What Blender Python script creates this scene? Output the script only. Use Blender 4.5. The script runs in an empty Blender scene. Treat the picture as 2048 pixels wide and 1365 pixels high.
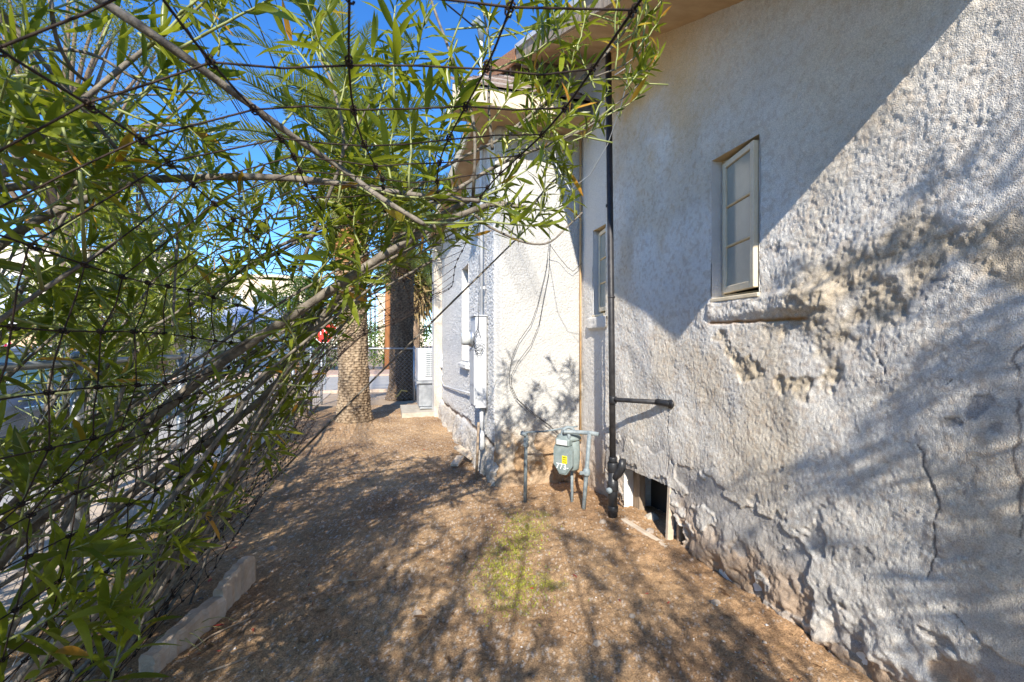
import bpy, math, random
import numpy as np
from mathutils import Vector, Matrix, Quaternion

R = math.radians
random.seed(7)
rng = np.random.default_rng(11)
scene = bpy.context.scene
col = scene.collection

# ------------------------------------------------------------------ camera
CAM_H = 1.5                    # eye height above the dirt
YAW = math.atan2(249.0, 910.0)  # the house wall runs along +Y, the lens is turned to the right of it
cam_data = bpy.data.cameras.new('camera')
cam_data.sensor_width = 36.0
cam_data.lens = 36.0 * 910.0 / 2048.0
cam_data.shift_y = 7.5 / 2048.0
cam_data.clip_start = 0.05
cam_data.clip_end = 2000.0
cam_data.dof.use_dof = True
cam_data.dof.focus_distance = 3.6
cam_data.dof.aperture_fstop = 8.0
cam = bpy.data.objects.new('camera', cam_data)
cam.location = (0, 0, CAM_H)
cam.rotation_euler = (R(90), 0, -YAW)
col.objects.link(cam)
scene.camera = cam

# ------------------------------------------------------------------ sun and sky
SUN_DIR = Vector((0.60, 1.988, -1.372)).normalized()      # the way the light travels
sun_data = bpy.data.lights.new('sun', 'SUN')
sun_data.energy = 3.8
sun_data.angle = R(0.53)
sun_data.color = (1.0, 0.94, 0.84)
sun = bpy.data.objects.new('sun', sun_data)
sun.rotation_euler = SUN_DIR.to_track_quat('-Z', 'Y').to_euler()
sun.location = (-5, -20, 20)
col.objects.link(sun)
world = bpy.data.worlds.new('World')
scene.world = world
world.use_nodes = True
wn = world.node_tree.nodes
wl = world.node_tree.links
bg = wn['Background']
sky = wn.new('ShaderNodeTexSky')
sky.sky_type = 'NISHITA'
sky.sun_disc = False
sky.sun_elevation = math.asin(-SUN_DIR.z)
sky.sun_rotation = math.atan2(-SUN_DIR.x, -SUN_DIR.y)
sky.altitude = 1600.0
sky.air_density = 0.9
sky.dust_density = 0.0
sky.ozone_density = 3.0
hs = wn.new('ShaderNodeHueSaturation')
hs.inputs['Saturation'].default_value = 1.26
hs.inputs['Hue'].default_value = 0.506
wl.new(sky.outputs[0], hs.inputs['Color'])
wl.new(hs.outputs[0], bg.inputs[0])
bg.inputs[1].default_value = 0.15
vs = scene.view_settings
vs.view_transform = 'Standard'
vs.look = 'None'
vs.exposure = 1.24
vs.gamma = 1.0
vs.use_curve_mapping = False
scene.cycles.use_denoising = True
scene.cycles.max_bounces = 6
scene.cycles.diffuse_bounces = 4
scene.cycles.glossy_bounces = 2
scene.cycles.transparent_max_bounces = 8

# ------------------------------------------------------------------ helpers
CY, SY = math.cos(YAW), math.sin(YAW)


def ray(u, v):
    """direction in the world of a pixel of the 2048-wide photograph, scaled so that depth along the lens axis is 1"""
    xc = (u - 1024.0) / 910.0
    zc = (690.0 - v) / 910.0
    return Vector((xc * CY + SY, -xc * SY + CY, zc))


def at(u, v, d=None, X=None, Y=None, Z=None):
    r = ray(u, v)
    if d is None:
        if X is not None:
            d = X / r.x
        elif Y is not None:
            d = Y / r.y
        else:
            d = (Z - CAM_H) / r.z
    return Vector((r.x * d, r.y * d, CAM_H + r.z * d))


def project(p):
    x = p[0] * CY - p[1] * SY
    d = p[0] * SY + p[1] * CY
    if d < 0.05:
        return (-9999, -9999, d)
    return (1024 + 910 * x / d, 690 - 910 * (p[2] - CAM_H) / d, d)


def root_loc(o):
    v = Vector((0, 0, 0))
    while o is not None:
        v = v + Vector(o.location)
        o = o.parent
    return v


def link(name, data, parent=None):
    o = bpy.data.objects.new(name, data)
    col.objects.link(o)
    if parent is not None:
        o.parent = parent
    return o


def tag(o, label, cat, group=None):
    o['label'] = label
    o['category'] = cat
    if group:
        o['group'] = group
    return o


def thing(name, label, cat, loc=(0, 0, 0), group=None):
    o = bpy.data.objects.new(name, None)
    o.empty_display_size = 0.1
    col.objects.link(o)
    o.location = loc
    return tag(o, label, cat, group)


class MB:
    """collects shapes in world coordinates; build() links them as one mesh object"""
    def __init__(self):
        self.v = []
        self.f = []

    def add(self, verts, faces):
        n = len(self.v)
        self.v.extend([tuple(p) for p in verts])
        self.f.extend([tuple(i + n for i in f) for f in faces])

    def box(self, c, s, rot=None, bevel=0.0):
        hx, hy, hz = s[0] / 2, s[1] / 2, s[2] / 2
        if bevel <= 0:
            pts = [Vector((x, y, z)) for x in (-hx, hx) for y in (-hy, hy) for z in (-hz, hz)]
            fs = [(0, 1, 3, 2), (4, 6, 7, 5), (0, 4, 5, 1), (2, 3, 7, 6), (0, 2, 6, 4), (1, 5, 7, 3)]
        else:
            b = min(bevel, hx * .9, hy * .9, hz * .9)
            pts = []
            idx = {}
            for ix, sx in enumerate((-1, 1)):
                for iy, sy in enumerate((-1, 1)):
                    for iz, sz in enumerate((-1, 1)):
                        idx[(ix, iy, iz)] = len(pts)
                        pts.append(Vector((sx * hx, sy * (hy - b), sz * (hz - b))))
                        pts.append(Vector((sx * (hx - b), sy * hy, sz * (hz - b))))
                        pts.append(Vector((sx * (hx - b), sy * (hy - b), sz * hz)))
            g = lambda a, bb, c_, k: idx[(a, bb, c_)] + k
            fs = []
            for i in (0, 1):
                q = [g(i, 0, 0, 0), g(i, 1, 0, 0), g(i, 1, 1, 0), g(i, 0, 1, 0)]
                fs.append(tuple(q if i else q[::-1]))
                q = [g(0, i, 0, 1), g(0, i, 1, 1), g(1, i, 1, 1), g(1, i, 0, 1)]
                fs.append(tuple(q if i else q[::-1]))
                q = [g(0, 0, i, 2), g(1, 0, i, 2), g(1, 1, i, 2), g(0, 1, i, 2)]
                fs.append(tuple(q if i else q[::-1]))
            for i in (0, 1):
                for j in (0, 1):
                    fs.append((g(i, j, 0, 0), g(i, j, 0, 1), g(i, j, 1, 1), g(i, j, 1, 0)))
                    fs.append((g(i, 0, j, 0), g(i, 0, j, 2), g(i, 1, j, 2), g(i, 1, j, 0)))
                    fs.append((g(0, i, j, 1), g(0, i, j, 2), g(1, i, j, 2), g(1, i, j, 1)))
                    for k in (0, 1):
                        fs.append((g(i, j, k, 0), g(i, j, k, 1), g(i, j, k, 2)))
        M = rot.to_matrix() if isinstance(rot, Quaternion) else (rot if rot is not None else Matrix.Identity(3))
        c = Vector(c)
        self.add([c + M @ p for p in pts], fs)
        return self

    def tube(self, path, rad, n=8, caps=True):
        P = [Vector(p) for p in path]
        m = len(P)
        rr = [rad] * m if not hasattr(rad, '__len__') else list(rad)
        ref = Vector((0.31, 0.17, 0.93))
        vs_, fs = [], []
        for i in range(m):
            t = (P[min(i + 1, m - 1)] - P[max(i - 1, 0)])
            if t.length < 1e-9:
                t = Vector((0, 0, 1))
            t.normalize()
            a = t.cross(ref)
            if a.length < 0.05:
                a = t.cross(Vector((1, 0, 0)))
            a.normalize()
            b = t.cross(a)
            ref = b.cross(t) if False else ref
            for k in range(n):
                w = 2 * math.pi * k / n
                vs_.append(P[i] + (a * math.cos(w) + b * math.sin(w)) * rr[i])
        for i in range(m - 1):
            for k in range(n):
                k2 = (k + 1) % n
                fs.append((i * n + k, i * n + k2, (i + 1) * n + k2, (i + 1) * n + k))
        if caps:
            fs.append(tuple(range(n))[::-1])
            fs.append(tuple((m - 1) * n + k for k in range(n)))
        self.add(vs_, fs)
        return self

    def lathe(self, c, axis, prof, n=24):
        """prof: list of (distance along axis, radius)"""
        axis = Vector(axis).normalized()
        self.tube_prof(Vector(c), axis, prof, n)
        return self

    def tube_prof(self, c, axis, prof, n):
        a = axis.cross(Vector((0.3, 0.2, 0.9)))
        if a.length < .1:
            a = axis.cross(Vector((1, 0, 0)))
        a.normalize()
        b = axis.cross(a)
        vs_, fs = [], []
        for h, r in prof:
            for k in range(n):
                w = 2 * math.pi * k / n
                vs_.append(c + axis * h + (a * math.cos(w) + b * math.sin(w)) * max(r, 1e-4))
        m = len(prof)
        for i in range(m - 1):
            for k in range(n):
                k2 = (k + 1) % n
                fs.append((i * n + k, i * n + k2, (i + 1) * n + k2, (i + 1) * n + k))
        fs.append(tuple(range(n))[::-1])
        fs.append(tuple((m - 1) * n + k for k in range(n)))
        self.add(vs_, fs)

    def prism(self, poly, ext):
        """closed polygon (world points) pushed along ext"""
        n = len(poly)
        P = [Vector(p) for p in poly]
        e = Vector(ext)
        fs = [tuple(range(n)), tuple(range(2 * n - 1, n - 1, -1))]
        for i in range(n):
            j = (i + 1) % n
            fs.append((i, i + n, j + n, j))
        self.add(P + [p + e for p in P], fs)
        return self

    def build(self, name, mat, parent=None, smooth=False):
        off = root_loc(parent) if parent is not None else Vector((0, 0, 0))
        me = bpy.data.meshes.new(name)
        me.from_pydata([(p[0] - off.x, p[1] - off.y, p[2] - off.z) for p in self.v], [], self.f)
        if smooth:
            me.polygons.foreach_set('use_smooth', [True] * len(me.polygons))
        me.update()
        me.materials.append(mat)
        return link(name, me, parent)


def single(mb, name, mat, label, cat, group=None, smooth=False):
    o = mb.build(name, mat, None, smooth)
    return tag(o, label, cat, group)


def np_mesh(name, V, F, mat, parent=None, smooth=False, colors=None, attr='Col'):
    """V (n,3) and F (m,k) arrays; colors (n,3) point colours that belong to the surface itself"""
    off = root_loc(parent) if parent is not None else Vector((0, 0, 0))
    V = np.asarray(V, dtype=np.float32) - np.array(off, dtype=np.float32)
    F = np.asarray(F, dtype=np.int32)
    me = bpy.data.meshes.new(name)
    me.vertices.add(len(V))
    me.vertices.foreach_set('co', V.ravel())
    k = F.shape[1]
    me.loops.add(F.size)
    me.loops.foreach_set('vertex_index', F.ravel())
    me.polygons.add(len(F))
    me.polygons.foreach_set('loop_start', np.arange(0, F.size, k, dtype=np.int32))
    me.polygons.foreach_set('loop_total', np.full(len(F), k, dtype=np.int32))
    if smooth:
        me.polygons.foreach_set('use_smooth', np.ones(len(F), dtype=bool))
    me.update(calc_edges=True)
    if colors is not None:
        a = me.color_attributes.new(attr, 'FLOAT_COLOR', 'POINT')
        c4 = np.ones((len(V), 4), dtype=np.float32)
        c4[:, :3] = colors
        a.data.foreach_set('color', c4.ravel())
    me.materials.append(mat)
    return link(name, me, parent)


# lattice noise ----------------------------------------------------
def _hash(ix, iy, seed):
    h = (ix.astype(np.int64) * 374761393 + iy.astype(np.int64) * 668265263 + seed * 1442695041) & 0xffffffff
    h = ((h ^ (h >> 13)) * 1274126177) & 0xffffffff
    h = (h ^ (h >> 16)) & 0xffffffff
    return h / 4294967295.0


def vnoise(x, y, seed=0):
    x0 = np.floor(x); y0 = np.floor(y)
    fx = x - x0; fy = y - y0
    fx = fx * fx * (3 - 2 * fx); fy = fy * fy * (3 - 2 * fy)
    a = _hash(x0, y0, seed); b = _hash(x0 + 1, y0, seed)
    c = _hash(x0, y0 + 1, seed); d = _hash(x0 + 1, y0 + 1, seed)
    return (a * (1 - fx) + b * fx) * (1 - fy) + (c * (1 - fx) + d * fx) * fy


def fbm(x, y, seed=0, octs=4):
    s = 0; a = 0.5
    for i in range(octs):
        s = s + a * vnoise(x * 2 ** i + 17.3 * i, y * 2 ** i + 5.1 * i, seed + i)
        a *= 0.5
    return s / (1 - 0.5 ** octs)


def worley(x, y, seed=0):
    x0 = np.floor(x); y0 = np.floor(y)
    d1 = np.full(np.shape(x), 9.0); d2 = np.full(np.shape(x), 9.0)
    for dx in (-1, 0, 1):
        for dy in (-1, 0, 1):
            cx = x0 + dx; cy = y0 + dy
            px = cx + _hash(cx, cy, seed); py = cy + _hash(cx, cy, seed + 91)
            d = np.hypot(px - x, py - y)
            d2 = np.where(d < d1, d1, np.minimum(d2, d))
            d1 = np.minimum(d1, d)
    return d1, d2


def sstep(a, b, x):
    t = np.clip((x - a) / (b - a), 0, 1)
    return t * t * (3 - 2 * t)


def polyline_dist(px, py, pts):
    d = np.full(np.shape(px), 9.0)
    for (x0, y0), (x1, y1) in zip(pts[:-1], pts[1:]):
        ex, ey = x1 - x0, y1 - y0
        t = np.clip(((px - x0) * ex + (py - y0) * ey) / (ex * ex + ey * ey + 1e-12), 0, 1)
        d = np.minimum(d, np.hypot(px - x0 - t * ex, py - y0 - t * ey))
    return d


# ------------------------------------------------------------------ materials
def new_mat(name):
    m = bpy.data.materials.new(name)
    m.use_nodes = True
    return m, m.node_tree.nodes, m.node_tree.links, m.node_tree.nodes['Principled BSDF']


def mat(name, c1, c2=None, scale=8.0, rough=0.7, metal=0.0, bump=0.0, bscale=60.0, detail=4.0, spec=0.4, stretch=None):
    m, n, l, p = new_mat(name)
    p.inputs['Roughness'].default_value = rough
    p.inputs['Metallic'].default_value = metal
    p.inputs['Specular IOR Level'].default_value = spec
    tc = n.new('ShaderNodeTexCoord')
    src = tc.outputs['Object']
    if stretch:
        mp = n.new('ShaderNodeMapping')
        mp.inputs['Scale'].default_value = stretch
        l.new(src, mp.inputs['Vector'])
        src = mp.outputs[0]
    if c2 is not None:
        nz = n.new('ShaderNodeTexNoise')
        nz.inputs['Scale'].default_value = scale
        nz.inputs['Detail'].default_value = detail
        nz.inputs['Roughness'].default_value = 0.62
        l.new(src, nz.inputs['Vector'])
        cr = n.new('ShaderNodeValToRGB')
        cr.color_ramp.elements[0].position = 0.32
        cr.color_ramp.elements[1].position = 0.68
        cr.color_ramp.elements[0].color = (*c1, 1)
        cr.color_ramp.elements[1].color = (*c2, 1)
        l.new(nz.outputs['Fac'], cr.inputs[0])
        l.new(cr.outputs[0], p.inputs['Base Color'])
    else:
        p.inputs['Base Color'].default_value = (*c1, 1)
    if bump > 0:
        nb = n.new('ShaderNodeTexNoise')
        nb.inputs['Scale'].default_value = bscale
        nb.inputs['Detail'].default_value = 3.0
        l.new(src, nb.inputs['Vector'])
        bp = n.new('ShaderNodeBump')
        bp.inputs['Strength'].default_value = bump
        bp.inputs['Distance'].default_value = 0.01
        l.new(nb.outputs['Fac'], bp.inputs['Height'])
        l.new(bp.outputs[0], p.inputs['Normal'])
    return m


def vcol_mat(name, rough=0.9, nscale=90.0, namt=0.25, bump=0.3, bscale=220.0, bdist=0.003, spec=0.2):
    """colour from the surface's own point colours, broken up by fine noise"""
    m, n, l, p = new_mat(name)
    p.inputs['Roughness'].default_value = rough
    p.inputs['Specular IOR Level'].default_value = spec
    at_ = n.new('ShaderNodeAttribute')
    at_.attribute_name = 'Col'
    tc = n.new('ShaderNodeTexCoord')
    nz = n.new('ShaderNodeTexNoise')
    nz.inputs['Scale'].default_value = nscale
    nz.inputs['Detail'].default_value = 4
    l.new(tc.outputs['Object'], nz.inputs['Vector'])
    mr = n.new('ShaderNodeMapRange')
    mr.inputs['From Min'].default_value = 0.3
    mr.inputs['From Max'].default_value = 0.7
    mr.inputs['To Min'].default_value = 1 - namt
    mr.inputs['To Max'].default_value = 1 + namt * .6
    l.new(nz.outputs['Fac'], mr.inputs['Value'])
    mx = n.new('ShaderNodeVectorMath')
    mx.operation = 'SCALE'
    l.new(at_.outputs['Color'], mx.inputs[0])
    l.new(mr.outputs[0], mx.inputs['Scale'])
    l.new(mx.outputs[0], p.inputs['Base Color'])
    nb = n.new('ShaderNodeTexNoise')
    nb.inputs['Scale'].default_value = bscale
    nb.inputs['Detail'].default_value = 2
    l.new(tc.outputs['Object'], nb.inputs['Vector'])
    bp = n.new('ShaderNodeBump')
    bp.inputs['Strength'].default_value = bump
    bp.inputs['Distance'].default_value = bdist
    l.new(nb.outputs['Fac'], bp.inputs['Height'])
    l.new(bp.outputs[0], p.inputs['Normal'])
    return m


def leaf_mat(name, lo, hi, old=None, rough=0.42, trans=0.35, tcol=(0.28, 0.42, 0.03)):
    """two-sided leaf: gloss + light coming through; every leaf has its own tone, a few have yellowed"""
    m, n, l, p = new_mat(name)
    p.inputs['Roughness'].default_value = rough
    p.inputs['Specular IOR Level'].default_value = 0.4
    at_ = n.new('ShaderNodeAttribute')
    at_.attribute_name = 'Rnd'
    oi = n.new('ShaderNodeObjectInfo')
    ad = n.new('ShaderNodeMath'); ad.operation = 'ADD'
    l.new(at_.outputs['Fac'], ad.inputs[0])
    l.new(oi.outputs['Random'], ad.inputs[1])
    fr = n.new('ShaderNodeMath'); fr.operation = 'FRACT'
    l.new(ad.outputs[0], fr.inputs[0])
    cr = n.new('ShaderNodeValToRGB')
    e = cr.color_ramp.elements
    e[0].position = 0.0; e[0].color = (*lo, 1)
    e[1].position = 0.9; e[1].color = (*hi, 1)
    if old:
        e2 = e.new(0.965); e2.color = (*hi, 1)
        e3 = e.new(0.975); e3.color = (*old, 1)
    l.new(fr.outputs[0], cr.inputs[0])
    # fine mottling along the blade
    tc = n.new('ShaderNodeTexCoord')
    nz = n.new('ShaderNodeTexNoise'); nz.inputs['Scale'].default_value = 26.0
    l.new(tc.outputs['Object'], nz.inputs['Vector'])
    mr = n.new('ShaderNodeMapRange')
    mr.inputs['To Min'].default_value = 0.72; mr.inputs['To Max'].default_value = 1.25
    l.new(nz.outputs['Fac'], mr.inputs['Value'])
    sc = n.new('ShaderNodeVectorMath'); sc.operation = 'SCALE'
    l.new(cr.outputs[0], sc.inputs[0]); l.new(mr.outputs[0], sc.inputs['Scale'])
    l.new(sc.outputs[0], p.inputs['Base Color'])
    tr = n.new('ShaderNodeBsdfTranslucent')
    mxc = n.new('ShaderNodeMix'); mxc.data_type = 'RGBA'
    mxc.inputs['Factor'].default_value = 0.5
    l.new(sc.outputs[0], mxc.inputs[6])
    mxc.inputs[7].default_value = (*tcol, 1)
    l.new(mxc.outputs[2], tr.inputs['Color'])
    ms = n.new('ShaderNodeMixShader')
    ms.inputs[0].default_value = trans
    l.new(p.outputs[0], ms.inputs[1]); l.new(tr.outputs[0], ms.inputs[2])
    l.new(ms.outputs[0], n['Material Output'].inputs['Surface'])
    return m


M = {}
M['stucco'] = vcol_mat('stucco', rough=0.95, nscale=190, namt=0.28, bump=0.8, bscale=210, bdist=0.006)
M['stucco_far'] = vcol_mat('stucco_far', rough=0.93, nscale=45, namt=0.2, bump=0.9, bscale=110, bdist=0.012)
M['soil'] = vcol_mat('soil', rough=0.95, nscale=130, namt=0.5, bump=0.8, bscale=160, bdist=0.008)
M['paint_tan'] = mat('paint_tan', (0.42, 0.26, 0.12), (0.54, 0.36, 0.185), 6, 0.75, bump=.15, bscale=40)
M['cream_wood'] = mat('cream_wood', (0.60, 0.50, 0.34), (0.72, 0.62, 0.45), 9, 0.6, bump=.2, bscale=80)
M['muntin'] = mat('muntin', (0.56, 0.40, 0.20), (0.66, 0.50, 0.28), 12, 0.6)
M['frost'] = mat('frosted_pane', (0.27, 0.285, 0.25), (0.36, 0.36, 0.30), 5, 0.14, spec=0.7)
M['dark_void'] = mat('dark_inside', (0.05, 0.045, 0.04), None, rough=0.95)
M['old_wood'] = mat('weathered_wood', (0.20, 0.14, 0.09), (0.42, 0.33, 0.24), 14, 0.85, bump=.5, bscale=50, stretch=(1, 1, .2))
M['pale_wood'] = mat('pale_board', (0.48, 0.38, 0.28), (0.62, 0.52, 0.40), 12, 0.85, bump=.3, bscale=60)
M['shingle'] = mat('shingle', (0.10, 0.07, 0.055), (0.27, 0.20, 0.16), 30, 0.95, bump=.6, bscale=120)
M['shingle_pale'] = mat('shingle_pale', (0.22, 0.19, 0.17), (0.36, 0.31, 0.27), 30, 0.95, bump=.6, bscale=120)
M['drip_edge'] = mat('drip_edge', (0.50, 0.50, 0.50), (0.62, 0.61, 0.60), 10, 0.5)
M['rust'] = mat('rust_orange', (0.30, 0.12, 0.05), (0.46, 0.24, 0.12), 20, 0.9, bump=.4)
M['iron'] = mat('black_iron', (0.018, 0.018, 0.02), (0.045, 0.042, 0.042), 18, 0.5, metal=.1, bump=.1)
M['abs'] = mat('black_pipe', (0.012, 0.013, 0.015), (0.03, 0.03, 0.033), 10, 0.38)
M['wire'] = mat('rusty_wire', (0.016, 0.011, 0.009), (0.05, 0.03, 0.02), 60, 0.7, metal=.4)
M['galv'] = mat('galvanised', (0.34, 0.36, 0.38), (0.50, 0.52, 0.54), 14, 0.42, metal=.7)
M['gas_grey'] = mat('gas_grey', (0.15, 0.19, 0.185), (0.25, 0.29, 0.28), 14, 0.5, bump=.06)
M['gas_pipe'] = mat('gas_pipe', (0.13, 0.16, 0.18), (0.27, 0.31, 0.32), 22, 0.6, bump=.2)
M['panel_white'] = mat('panel_white', (0.47, 0.48, 0.49), (0.54, 0.55, 0.56), 7, 0.42)
M['glass'] = mat('meter_glass', (0.60, 0.61, 0.58), None, rough=0.12, spec=.7)
M['yellow'] = mat('yellow_tag', (0.80, 0.62, 0.02), None, rough=0.5)
M['white_paint'] = mat('white_marker', (0.80, 0.80, 0.78), None, rough=0.6)
M['cable'] = mat('black_cable', (0.02, 0.02, 0.022), None, rough=0.55)
M['cable_white'] = mat('white_cable', (0.62, 0.60, 0.55), None, rough=0.55)
M['concrete'] = mat('concrete', (0.36, 0.32, 0.26), (0.50, 0.45, 0.37), 9, 0.92, bump=.4, bscale=90)
M['edging'] = mat('edging_concrete', (0.42, 0.31, 0.22), (0.60, 0.48, 0.37), 11, 0.92, bump=.5, bscale=120)
M['asphalt'] = mat('asphalt', (0.34, 0.325, 0.30), (0.42, 0.40, 0.37), 1.4, 1.0, bump=.3, bscale=150, detail=8, spec=0.03)

# ================================================================== THE SETTING: ground, street
XW = 2.03            # plane of the gable wall beside the path
YF = 4.62            # plane of the wing's front


def wp(u, v):
    p = at(u, v, X=XW)
    return (p.y, p.z)


def grid_faces(nu, nv, keep=None):
    i, j = np.meshgrid(np.arange(nu - 1), np.arange(nv - 1), indexing='ij')
    if keep is not None:
        k = keep[i, j]
        i = i[k]; j = j[k]
    a = (i * nv + j).ravel(); b = ((i + 1) * nv + j).ravel()
    c = ((i + 1) * nv + j + 1).ravel(); d = (i * nv + j + 1).ravel()
    return np.stack([a, b, c, d], 1)


def ground_h(x, y):
    h = (fbm(x * 1.3, y * 1.3, 3, 3) - .5) * .05
    h = h + (fbm(x * 9, y * 9, 5, 3) - .5) * .022
    h = h + .05 * sstep(1.2, 2.0, x) * (vnoise(x * 2.5, y * 2.5, 9)) * sstep(5.0, 3.0, y)
    # mound round the palm's foot
    d = np.hypot(x + 0.59, y - 9.0)
    h = h + .10 * np.exp(-(d / .65) ** 2)
    return h


gx = np.linspace(-1.9, 2.5, 420)
gy = 0.5 + 11.5 * (np.linspace(0, 1, 620) ** 1.7)
GX, GY = np.meshgrid(gx, gy, indexing='ij')
GH = ground_h(GX, GY)
GH = GH + (vnoise(GX * 55, GY * 55, 21) - .5) * .010 + (vnoise(GX * 120, GY * 120, 23) - .5) * .007
c_lo = np.array([0.27, 0.165, 0.09]); c_hi = np.array([0.52, 0.345, 0.19])
t = np.clip(fbm(GX * 2.2, GY * 2.2, 31, 5) * 1.5 - .25, 0, 1)[..., None]
gc = c_lo * (1 - t) + c_hi * t
spk = vnoise(GX * 70, GY * 70, 41)[..., None]
gc = gc * (0.72 + .56 * spk)
wh = (vnoise(GX * 95, GY * 95, 43) > .84)[..., None]
gc = np.where(wh, gc * .5 + np.array([.46, .42, .37]) * .8, gc)
# thin green sprouts on the damp strip in the middle
gm = [at(u, v, Z=0) for u, v in ((1060, 1040), (1030, 1090), (1000, 1140), (1060, 1170), (1010, 1210))]
dm = polyline_dist(GX, GY, [(p.x, p.y) for p in gm])
mg = (sstep(.24, .02, dm + (fbm(GX * 9, GY * 9, 51, 4) - .5) * .55) * sstep(.35, .6, vnoise(GX * 28, GY * 28, 53)) * .42)[..., None]
gc = gc * (1 - mg) + np.array([.21, .23, .05]) * mg
# dust against the footing of the house
kd = (sstep(1.3, 2.0, GX) * .5)[..., None]
gc = gc * (1 - kd) + gc * np.array([1.1, 1.02, .96]) * kd
edge = np.minimum(np.minimum(GX + 1.9, GY - .5), np.minimum(2.5 - GX, 12.0 - GY))
GH = GH - .06 * sstep(.12, 0, edge)
GV = np.stack([GX, GY, GH], -1).reshape(-1, 3)
gobj = np_mesh('dirt_path', GV, grid_faces(len(gx), len(gy)), M['soil'], colors=gc.reshape(-1, 3), smooth=True)
gobj['kind'] = 'structure'


def gz(x, y):
    return float(ground_h(np.array([x]), np.array([y]))[0])


M['soil_far'] = mat('soil_far', (0.30, 0.215, 0.14), (0.42, 0.32, 0.22), 2.2, 0.95, bump=.5, bscale=60, detail=8)
M['sand'] = mat('pale_verge', (0.42, 0.34, 0.26), (0.52, 0.43, 0.34), 1.6, 0.95, bump=.4, bscale=60, detail=8)
M['pink_gravel'] = mat('pink_gravel', (0.40, 0.27, 0.20), (0.52, 0.37, 0.29), 5, 0.95, bump=.5, bscale=80, detail=8)


def sheet(name, x0, x1, y0, y1, z, m):
    b = MB()
    b.add([(x0, y0, z), (x1, y0, z), (x1, y1, z), (x0, y1, z)], [(0, 1, 2, 3)])
    o = b.build(name, m)
    o['kind'] = 'structure'
    return o


def slab(name, x0, x1, y0, y1, z0, z1, m):
    b = MB()
    b.box(((x0 + x1) / 2, (y0 + y1) / 2, (z0 + z1) / 2), (x1 - x0, y1 - y0, z1 - z0), bevel=.02)
    o = b.build(name, m)
    o['kind'] = 'structure'
    return o


sheet('ground', -400, 400, -60, 900, -0.06, M['soil_far'])
sheet('verge', -3.1, -1.75, -12, 15.6, -0.045, M['sand'])
slab('kerb', -3.35, -3.1, -12, 15.6, -.1, 0.02, M['concrete'])
sheet('street', -9.5, -3.35, -12, 15.9, -0.052, M['asphalt'])
sheet('side_street', -80, 60, 15.9, 23.5, -0.050, M['asphalt'])
slab('kerb', -3.1, 60, 15.6, 15.9, -.1, 0.03, M['edging'])
slab('pavement', -60, -9.5, -12, 15.9, -.1, 0.04, M['sand'])
slab('pavement', -80, 60, 23.5, 27.8, -.1, 0.05, M['pink_gravel'])

# ================================================================== THE HOUSE
house = thing('house', 'old white roughcast stucco house with peeling wall and sagging eave along the path', 'house', (XW, 2.5, 0))
TIP_Y, TIP_Z, PITCH = 0.852, 2.941, 0.43


def roof_z(y):
    return TIP_Z + PITCH * (y - TIP_Y)


# ---- gable wall: a displaced skin of roughcast with holes for the window and the crawl space
W1_Y0, W1_Y1, W1_Z0, W1_Z1 = 2.11, 2.50, 1.80, 2.69
ny, nz_ = 640, 640
wy = np.linspace(0.25, 4.0, ny)
wz = np.linspace(-0.12, 4.52, nz_)
WY, WZ = np.meshgrid(wy, wz, indexing='ij')
near = sstep(3.6, 1.6, WY)
wq = (fbm(WY * 20, WZ * 20, 63, 3) - .5)
wr = (fbm(WY * 20, WZ * 20, 64, 3) - .5)
d1, d2 = worley((WY + wq * .05) * 40, (WZ + wr * .05) * 40, 61)
d3, d4 = worley((WY + wr * .03) * 88, (WZ + wq * .03) * 88, 67)
patchy = fbm(WY * 1.7, WZ * 1.7, 71, 4)
lump = (1 - np.clip(d1, 0, 1)) * .38 * (.4 + 1.2 * vnoise(WY * 22, WZ * 22, 69)) + (1 - np.clip(d3, 0, 1)) * .40 + fbm(WY * 60, WZ * 60, 70, 2) * .30
fine = vnoise(WY * 130, WZ * 130, 73)
upr = sstep(1.3, 2.2, WZ)
amp = .0042 + .0030 * near * sstep(.3, .65, patchy) * (.3 + .7 * upr) + .002 * near * upr
H = (lump - .5) * amp * 1.6 + (fine - .5) * .004 + (fbm(WY * 3.1, WZ * 3.1, 77, 3) - .5) * .035 + (fbm(WY * 11, WZ * 11, 78, 3) - .5) * .007
C = np.empty(WY.shape + (3,))
C[:] = (0.73, 0.69, 0.62)
C *= (0.90 + .18 * fbm(WY * 2.3, WZ * 4.0, 81, 4))[..., None]
blotch = sstep(.45, .68, fbm(WY * 1.9 + 3, WZ * 1.5, 84, 4))[..., None]
C = C * (1 - .14 * blotch * np.array([.5, .9, 1.5]))
grime = sstep(.50, .72, fbm(WY * 3.3, WZ * 1.7 + 9, 86, 4))[..., None]
C = C * (1 - .09 * grime)
dust = sstep(.45, .75, fbm(WY * 45, WZ * 45, 83, 3))[..., None]
C = C * (1 - .20 * dust * np.array([.7, 1, 1.25]))


def blend(mask, c, a=1.0):
    global C
    k = (np.clip(mask, 0, 1) * a)[..., None]
    C = C * (1 - k) + np.array(c) * k


n_a = fbm(WY * 5, WZ * 5, 85, 4) - .5
n_b = fbm(WY * 16, WZ * 16, 87, 3) - .5
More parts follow.
